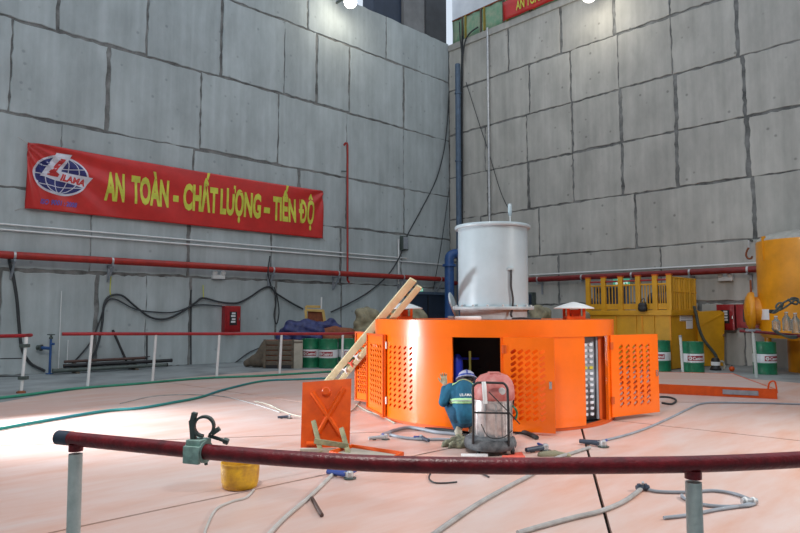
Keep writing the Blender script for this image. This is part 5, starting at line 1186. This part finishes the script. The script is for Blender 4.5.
ql = cdep(760.5, 309, 17.0)-O; qr = cdep(769.5, 320, 17.0)-O; an = math.asin(max(-1, min(1, (ql.x+qr.x)/2/TR)))
b = MB(); n = 6; hw = .21
b.add([((TR+.006)*math.sin(an+hw/TR*s*(1)), -(TR+.006)*math.cos(an+hw/TR*s), z) for s in [-1+2*i/n for i in range(n+1)] for z in (qr.z, ql.z)], [(2*i, 2*i+2, 2*i+3, 2*i+1) for i in range(n)]); lab(b.build('notice_sheet', M['paper'], T), 'white notice sheet on the tank shell')
b = MB(); b.lathe([(.10, 0), (.10, .12), (.16, .12), (.16, .17), (0, .17)], 20, (.1, -.2, zd-.05)); b.build('top_nozzle', M['domegrey'], T)
# right guard rail and loose posts
def post(b, x, y, z1, tx=0, ty=0, r=.03): b.tube([(x, y, 0), (x+tx, y+ty, z1)], r, 10)
c0 = cflo(756.5, 377.5); T = thing('guard_rail', 'dark red rail on a white post before the amber tank', 'railing', W(c0), RC)
zr = cdep(755, 331.5, c0.y).z; b = MB(); post(b, 0, 0, zr, -.04, 0, .042); b.build('post', M['postwhite'], T)
pe = cdep(835, 339, c0.y-1.5)-c0; ps = cdep(740, 331, c0.y+.3)-c0
b = MB(); b.tube([ps, Vector((-.04, 0, zr)), pe], .04, 10); b.build('rail', M['maroon'], T)
b = MB(); b.box(-.2, .12, -.08, .08, zr+.0, zr+.06); b.build('joint_plate', M['cooler'], T, bevel=.008)
b = MB(); b.tube([Vector((pe.x*.98, pe.y*.98, 0)), pe*.98], .042, 10); b.build('post', M['postwhite'], T)
c1 = cflo(683, 374.5); T = thing('loose_post', 'lone white post tilting before the green drum at right', 'post', W(c1), RC)
q = cdep(680.3, 336, c1.y)-c1; b = MB(); b.tube([(0, 0, 0), q], .036, 10); b.build('post', M['postwhite'], T); b = MB(); b.tube([q*.97, q*1.02], .042, 10); b.build('cap', M['cooler'], T)
# coil of dark hose hung over that rail
O = cdep(789, 334, c0.y-.75); T = thing('hose_coil', 'tangled coil of black hose hung on the dark red rail before the tank', 'hose', W(O), RC)
def lp(pts): return curve([cdep(x, y, c0.y-.75+dd)-O for x, y, dd in pts], 6)
for pts in (((772, 313, 0), (777, 309, -.05), (783, 303, -.1), (791, 299.5, 0), (799, 302, .05), (806, 312, 0), (808, 326, 0), (800, 335, -.1), (788, 336, -.1), (777, 333, -.05), (772, 328, 0)),
            ((770, 311, .05), (774, 313, 0), (780, 309, -.1), (783, 304, 0), (779, 303, .05), (776, 307, .05), (780, 310, 0), (790, 304, 0), (795, 300, 0)),
            ((788, 299, 0), (792, 303, -.08), (797, 304, 0), (798, 299, .08), (792, 298, .05), (789, 301, 0)), ((775, 330, -.1), (784, 336, -.12), (795, 338, -.1), (806, 333, 0))):
    b = MB(); b.tube(lp(pts), .024, 7); b.build('hose_loop', M['iron'], T)
b = MB(); b.tube([cdep(770, 311.5, c0.y-.7)-O, cdep(774.5, 311.5, c0.y-.7)-O], .05, 10); b.build('coupling', M['black'], T)
glass = mat('clear_plastic', (0.80, 0.84, 0.84), 0.25, var=0.02, trans=0.85)
for k, (px, py0, py1) in enumerate(((776.5, 331, 317), (787, 331, 313), (796, 333, 314))):
    p = cdep(px, py0, c0.y-.78); q = cdep(px, py1, c0.y-.78); t = thing('plastic_bottle', ('clear plastic bottle at left inside the hose coil', 'clear plastic bottle in the middle of the hose coil', 'clear plastic bottle at right inside the hose coil')[k], 'bottle', W(p), RC, 'clear bottles caught in the hose coil')
    h = (q-p).length; b = MB(); b.lathe([(0, 0), (.085, 0), (.095, .03), (.095, h*.68), (.04, h*.86), (.035, h)], 18); b.build('body', glass, t)
    b = MB(); b.lathe([(.04, h), (.04, h+.03), (0, h+.03)], 12); b.build('cap', M['inkwhite'], t)

# raised cover plate lying on the floor at right
z = .19; P = [cflo(640, 383.5, z), cflo(777, 389.5, z), cflo(733, 373.5, z), cflo(610, 371, z)]
O = sum(P, Vector())/4; O.z = .006; T = thing('cover_plate', 'big raised steel cover plate with orange edges lying on the floor right of the housing', 'cover', W(O), RC)
l = [Vector((p.x-O.x, p.y-O.y, 0)) for p in P]
b = MB(); b.prism([p*.985+Vector((0, 0, z-.03)) for p in l], (0, 0, .025)); b.build('top_sheet', M['pink'], T, smooth=False)
for i in range(4):
    b = MB(); b.prism([l[i], l[(i+1) % 4], l[(i+1) % 4]*.975, l[i]*.975], (0, 0, z)); b.build('edge_beam', M['orange_d'], T, smooth=False)
d = (l[1]-l[0]).normalized(); q = l[1]-d*.95+Vector((0, -.012, .05)); b = MB(); b.prism([q, q+d*.62, q+d*.62+Vector((0, 0, .09)), q+Vector((0, 0, .09))], (0, -.012, 0)); lab(b.build('bare_patch', M['cooler'], T, smooth=False), 'bare grey patch on the edge')
b = MB(); b.tube(curve([l[1]-d*.15+Vector((0, 0, z)), l[1]-d*.12+Vector((0, 0, z+.12)), l[1]-d*.03+Vector((0, 0, z+.14)), l[1]+Vector((0, .0, z*.6))]), .016, 8); b.build('lifting_eye', M['orange_d'], T)

# ------------------------------------------------------------------ far left guard rails
def back_rail(posts, ends, label, ry):
    cs = [cflo(*p) for p in posts]; O = cs[0].copy(); T = thing('guard_rail', label, 'railing', W(O), RC)
    zs = [cdep(p[0], ry, c.y).z for p, c in zip(posts, cs)]
    tops = [Vector((c.x, c.y, z))-O for c, z in zip(cs, zs)]; tops = [t + Vector((c_, 0, 0)) for t, c_ in zip(tops, (.06, .05, .05, .04, .03))]
    pa = cdep(ends[0][0], ends[0][1], ends[0][2])-O; pb = cdep(ends[1][0], ends[1][1], ends[1][2])-O
    b = MB(); b.tube([pa]+tops+[pb], .040, 10); b.build('rail', M['redpaint'] if False else M['maroon'] if False else M['firered'], T)
    for c, t in zip(cs, tops):
        q = c-O; b = MB(); b.tube([q, t-Vector((0, 0, .03))], .034, 10); b.build('post', M['white'], T)
    return T, O, cs, tops
T, O, cs, tops = back_rail([(21, 393)], ((-60, 337.5, 13.2), (31, 335.2, 13.6)), 'short red rail on a white post at the far left edge', 335.6)
for z in (.28, .95):
    b = MB(); b.box(-.05, .13, -.06, .04, z, z+.07); b.build('clip', M['iron'], T, bevel=.01)
for z in (.35, .72):
    b = MB(); b.tube([(-2.4, -.25, z-.03), (-.02, 0, z)], .012, 6); b.build('wire', M['cable'], T)
b = MB(); b.lathe([(.09, 0), (.09, .03), (.04, .05)], 14); lab(b.build('foot', M['rust'], T), 'rusty foot')
T, O, cs, tops = back_rail([(87.5, 386.5), (152.5, 381.5), (216.5, 378.5), (279.5, 375.5), (341.5, 373.5)], ((62, 334, 14.1), (356, 333, 18.2)), 'long red rail on five white posts along the left edge of the painted floor', 333.8)

# blue valve stand, pipes and rods by the left wall
q = on_left(49.5, 374, .36); T = thing('valve_stand', 'small blue valve pipe standing by the left wall between the rails', 'valve', (q.x, q.y, .004), RC)
b = MB(); b.tube([(0, 0, 0), (0, 0, .98)], .032, 10); b.build('riser', M['bluepaint'], T)
b = MB(); b.tube([(0, 0, .70), (-.26, 0, .72)], .045, 10); b.build('branch', M['bluepaint'], T)
b = MB(); b.lathe([(.09, -.02), (.09, .02)], 16, (-.26, 0, .72), Matrix.Rotation(PI/2, 4, 'Y')); b.lathe([(.07, -.03), (.07, .03)], 16, (-.34, 0, .72), Matrix.Rotation(PI/2, 4, 'Y')); b.build('coupling', M['iron'], T)
b = MB(); b.lathe([(.05, .96), (.05, 1.0), (.03, 1.02), (.03, 1.06)], 12); b.build('valve_body', M['iron'], T)
b = MB(); b.tube([(.09*math.cos(t), .09*math.sin(t), 1.08) for t in [2*PI*i/16 for i in range(17)]], .014, 6); b.tube([(-.09, 0, 1.08), (.09, 0, 1.08)], .012, 6); b.build('handwheel', M['iron'], T)
b = MB(); b.box(-.08, .08, -.06, .06, 0, .03); b.build('base', M['bluepaint'], T, bevel=.01)
b = MB(); b.tube([(.0, 0, .82), (.10, 0, .82)], .03, 8); b.build('branch', M['bluepaint'], T)
# stock pipes on the floor, each its own thing
for k, (x0, x1, off, z, r, m, lb) in enumerate(((46, 158, .62, .10, .055, 'iron', 'dark steel pipe by the left wall, lowest and nearest of the stacked pipes'), (58, 164, .50, .215, .055, 'black', 'black steel pipe by the left wall, middle of the stacked pipes'),
        (48, 130, .42, .10, .05, 'pallet', 'brownish pipe by the left wall, lowest at the back of the stacked pipes'), (60, 140, .36, .32, .04, 'rustline', 'thin rusty pipe by the left wall, topmost of the stacked pipes'))):
    xa, xb = on_left(x0, 370).x, on_left(x1, 370).x; mm = Vector(((xa+xb)/2, YL-off, z-r))
    T = thing('steel_pipe', lb, 'pipe', mm); hl = (xb-xa)/2
    b = MB(); b.tube([(-hl, 0, r), (hl, 0, r)], r, 12); b.build('pipe', M[m], T)
    b = MB(); b.tube([(hl-.01, 0, r), (hl+.03, 0, r)], r*1.08, 12); b.build('end_cap', M['black'], T)
for x0, lb in ((70, 'left timber bearer under the stacked steel pipes'), (128, 'right timber bearer under the stacked steel pipes')):
    xa = on_left(x0, 370).x; T = thing('timber_bearer', lb, 'timber', (xa, YL-.5, 0))
    b = MB(); b.box(-.05, .05, -.22, .18, .0, .045); b.build('beam', M['pallet'], T, bevel=.005)
    b = MB(); b.box(-.03, .03, -.05, .16, .155, .162); b.box(-.03, .03, .085, .165, .162, .28); b.build('wedge', M['pallet'], T)
p = on_floor(115.5, 367); p.y = min(p.y, YL-.35); q = on_left(112.8, 330, .06)
wall_tube('iron_rod', [p+Vector((0, 0, .01)), q], .035, M['black'], 'black rod leaning on the left wall behind the red rail', 'rod')
for px in (147, 191):
    p = on_left(px, 362, .03); q = on_left(px, 334 if px == 147 else 290, .03)
    wall_tube('iron_rod', [Vector((p.x, p.y, .02)), q], .022, M['cable'], 'short dark upright rod standing at the left wall behind the red rail' if px == 147 else 'tall dark upright rod on the left wall left of the red hose box', 'rod')
for px, pt, lb in ((61.5, 291, 'thin pale pipe standing on the left wall right of the blue valve'), (68, 340, 'short thin pale pipe on the left wall right of the blue valve')):
    q = on_left(px, pt, .05); wall_tube('pale_rod', [Vector((q.x, q.y, .02)), q], .014, M['white'], lb, 'pipe')
p, q = on_left(103, 359, .06), on_left(150, 356.5, .06); wall_tube('thin_wire', [p, q], .014, M['cable'], 'thin level wire low on the left wall behind the red rail', 'wire')

# ------------------------------------------------------------------ hoses, ropes and tools on the floor
def hose(pts, r, m, label, cat='hose', name='hose', k=6, lift=.004):
    pp = curve([on_floor(x, y, lift) for x, y in pts], k)
    for p in pp: p.z = r+lift+.002
    return wall_tube(name, pp, r, M[m], label, cat, n=8)
hose(((-30, 404), (0, 399.5), (25, 396.5), (75, 390), (136, 385), (200, 379.5), (258, 377), (300, 374.5), (340, 372)), .028, 'ghose', 'green hose along the far left edge of the painted floor')
hose(((-30, 436), (0, 430.5), (50, 421.5), (105, 412.5), (140, 409.5), (172, 404), (200, 398.5), (225, 390.5), (263, 382), (300, 380.2), (330, 379)), .024, 'those', 'teal and blue hose crossing the bright painted floor at left')
hose(((203, 540), (207, 528), (216, 511), (232, 503), (246, 499), (254, 491)), .011, 'rope', 'pale rope running from the yellow bucket to the lower edge', 'rope', 'rope')
hose(((266, 540), (285, 520), (306, 502), (322, 487), (334, 475)), .018, 'rope', 'pale cord running from the blue grinder to the lower edge', 'cord', 'cord')
hose(((430, 540), (452, 524), (480, 505), (510, 488), (530, 477.5), (545, 468), (556, 460), (575, 454), (590, 449)), .020, 'greyhose', 'grey hose crossing the floor under the maroon rail to the grinder by the dark joint')
hose(((518, 536), (545, 528), (575, 520), (600, 514), (622, 505), (634, 497), (641, 491.5)), .020, 'greyhose', 'grey hose curving into the connector near the right white post')
hose(((646, 491), (660, 493.5), (690, 494), (712, 492.5), (732, 495), (748, 500.5), (755, 505), (745, 508), (722, 508.5), (700, 506), (684, 500), (682, 497)), .015, 'bluegrey', 'blue grey hose looping on the floor right of the white post')
hose(((664, 520), (690, 517), (715, 512), (738, 508.5), (752, 505.5)), .015, 'bluegrey', 'straight end of blue grey hose below the loop')
hose(((431, 473), (429, 479), (434, 483.5), (445, 484), (457, 483)), .008, 'cable', 'thin dark wire bent on the floor below the maroon rail at centre', 'wire', 'wire')
hose(((482, 474.5), (489, 478)), .009, 'cable', 'short dark wire stub below the maroon rail', 'wire', 'wire')
hose(((312, 500), (317, 509), (322, 517.5)), .016, 'rustline', 'short dark iron rod lying on the floor in the foreground', 'rod', 'iron_rod')
hose(((598, 443), (620, 438), (645, 430), (670, 419), (688, 410), (700, 405), (716, 403.5), (760, 404), (810, 405.5)), .016, 'bluegrey', 'long thin grey cable winding across the floor at right', 'cable', 'power_cable')
hose(((382, 437), (395, 432), (408, 429.5), (422, 431.2), (436, 434), (452, 435.5), (466, 437)), .024, 'bluegrey', 'grey hose lying along the foot of the housing left of the worker')
hose(((390, 436.5), (405, 439.5), (425, 441), (440, 441), (462, 442)), .02, 'bluegrey', 'second grey hose lying before the first one left of the worker')
hose(((425, 431.5), (440, 432.3), (455, 434.2), (468, 436)), .03, 'rubber', 'black rubber hose at the foot of the housing left of the worker')
hose(((516, 433.5), (524, 434.5), (531, 437), (537, 440)), .03, 'rubber', 'short black hose end on the floor right of the vacuum')
hose(((255, 402), (268, 405), (283, 412), (300, 417), (330, 419.5), (352, 411), (360, 402), (370, 398)), .010, 'carton', 'thin tan wire straying across the floor behind the orange panel', 'wire', 'wire')
hose(((120, 404), (160, 396), (215, 396), (252, 404), (280, 413)), .009, 'greyhose', 'thin grey wire curving on the painted floor at left', 'wire', 'wire')
hose(((655, 398), (668, 398), (676, 401), (672, 405), (662, 404)), .018, 'cable', 'dark hose loop on the floor behind the open door at right')
hose(((356, 405), (366, 411), (380, 416), (395, 424)), .010, 'carton', 'thin tan wire on the floor before the left doors', 'wire', 'wire')
def grinder(px, py, rz, label, body='tool', s=1.0, first=None):
    c = cflo(px, py); s *= .72; T = thing('angle_grinder', label, 'grinder', W(Vector((c.x, c.y, .006))), RC+rz)
    b = MB(); b.tube([(-.20*s, 0, .045*s), (-.05*s, 0, .048*s), (.08*s, 0, .05*s)], [.030*s, .033*s, .040*s], 12); b.build('body', M[body], T)
    b = MB(); b.lathe([(.035*s, .01*s), (.045*s, .03*s), (.042*s, .08*s), (.02*s, .10*s), (0, .10*s)], 16, (.13*s, 0, 0)); b.bar((.06*s, 0, .05*s), (.13*s, 0, .05*s), .06*s, .06*s); b.build('gear_head', M['zinc'], T)
    b = MB(); b.lathe([(0, .004*s), (.075*s, .004*s), (.078*s, .012*s), (0, .012*s)], 24, (.13*s, 0, 0)); b.build('disc', M['iron'], T)
    b = MB(); b.tube([(.13*s, .03*s, .06*s), (.13*s, .15*s, .07*s)], .017*s, 10); b.build('side_handle', M['toolb'], T)
    b = MB(); b.box(-.12*s, -.06*s, -.012*s, .012*s, .006*s, .018*s); b.build('switch', M['black'], T)
    return T
grinder(379, 440.5, .4, 'grey blue grinder on the floor left of the housing end of the hoses', 'zinc', 1.0)
grinder(424, 441.5, 2.0, 'small dark grinder on the floor between the grey hoses and the worker', 'tool', .95)
grinder(341, 478, -.5, 'bright blue grinder on the floor just below the maroon rail', 'toolb', 1.15)
grinder(538, 452.5, .5, 'dark grinder with blue handle on the floor right of the red sheet', 'tool', 1.25)
grinder(594, 446.5, -.6, 'dark grey grinder on the floor beside the dark floor joint', 'tool', 1.25)
grinder(285, 419, .2, 'tiny dark grinder on the floor left of the orange panel', 'tool', .8)
O = cflo(456, 447); o = blob('olive_rag', [((-.14, 0, .03), .05, (.02, .06, .05), .07), ((.02, .06, .05), .07, (.12, .0, .05), .06), ((-.06, -.08, .03), .05, (.1, -.08, .04), .05), ((-.02, .10, .05), .05, (.07, .12, .09), .05)], .012, M['olive'], None, 1, False)
for v in o.data.vertices: v.co += v.normal*.018*math.sin(v.co.x*45)*math.sin(v.co.y*40+v.co.z*30); v.co.z = max(v.co.z, .006)
o.location = W(O); o.rotation_euler = (0, 0, RC); tag(o, 'crumpled olive and black rag on the floor left of the vacuum', 'rag')
O = cflo(551, 456.5); o = blob('tan_rag', [((-.12, 0, .015), .04, (.05, .02, .02), .05), ((.05, .02, .02), .045, (.2, -.02, .012), .03)], .010, M['burlap'], None, 1, False)
for v in o.data.vertices: v.co.z = max(v.co.z, .006)
o.location = W(O); o.rotation_euler = (0, 0, RC); tag(o, 'flat tan rag on the floor behind the rail right of the dark grinder', 'rag')
def sheet(px, py, pts, m, label, name):
    c = cflo(px, py); T = thing(name, label, 'sheet', W(Vector((c.x, c.y, .006))), RC)
    b = MB(); b.prism([(x, y, 0) for x, y in pts], (0, 0, .006)); o = b.build('sheet', M[m], T, smooth=False)
    b = MB(); b.prism([(pts[0][0], pts[0][1], .006), (pts[1][0], pts[1][1], .006), (pts[1][0]*.9+pts[2][0]*.1, pts[1][1]*.9+pts[2][1]*.1, .03), (pts[0][0]*.9+pts[3][0]*.1, pts[0][1]*.9+pts[3][1]*.1, .03)], (0, 0, .003)); b.build('curled_edge', M[m], T, smooth=False)
sheet(475, 456, [(-.17, -.06), (.14, -.07), (.17, .05), (-.14, .07)], 'paper', 'white sheet of paper on the floor left of the vacuum base', 'paper_sheet')
sheet(514, 456.5, [(-.17, -.14), (.10, -.16), (.13, .20), (.0, .12)], 'redsheet', 'salmon red sheet on the floor right of the vacuum base', 'red_sheet')
c = cflo(642.5, 491.5); T = thing('hose_connector', 'dark blue hose connector on the floor near the right white post', 'connector', W(Vector((c.x, c.y, .006))), RC)
b = MB(); b.tube([(-.06, -.01, .03), (.06, .0, .03)], .024, 10); b.build('barrel', M['tool'], T)
for x in (-.03, .03):
    b = MB(); b.lathe([(.034, -.012), (.034, .012)], 8, (x, 0, .034), Matrix.Rotation(PI/2, 4, 'Y')); b.build('collar', M['tool'], T)
b = MB(); b.tube([(0, 0, .05), (.0, -.02, .085)], .012, 8); b.build('valve_lever', M['zinc'], T)
c = cflo(750, 505.5); T = thing('hose_coupling', 'pale hose coupling wrapped at the tip of the hose loop', 'connector', W(Vector((c.x, c.y, .006))), RC)
b = MB(); b.tube([(-.07, 0, .03), (.06, .0, .03)], .028, 10); b.build('sleeve', M['zinc'], T)
for x in (-.04, .03):
    b = MB(); b.lathe([(.033, -.008), (.033, .008)], 12, (x, 0, .034), Matrix.Rotation(PI/2, 4, 'Y')); b.build('hose_clip', M['white'], T)
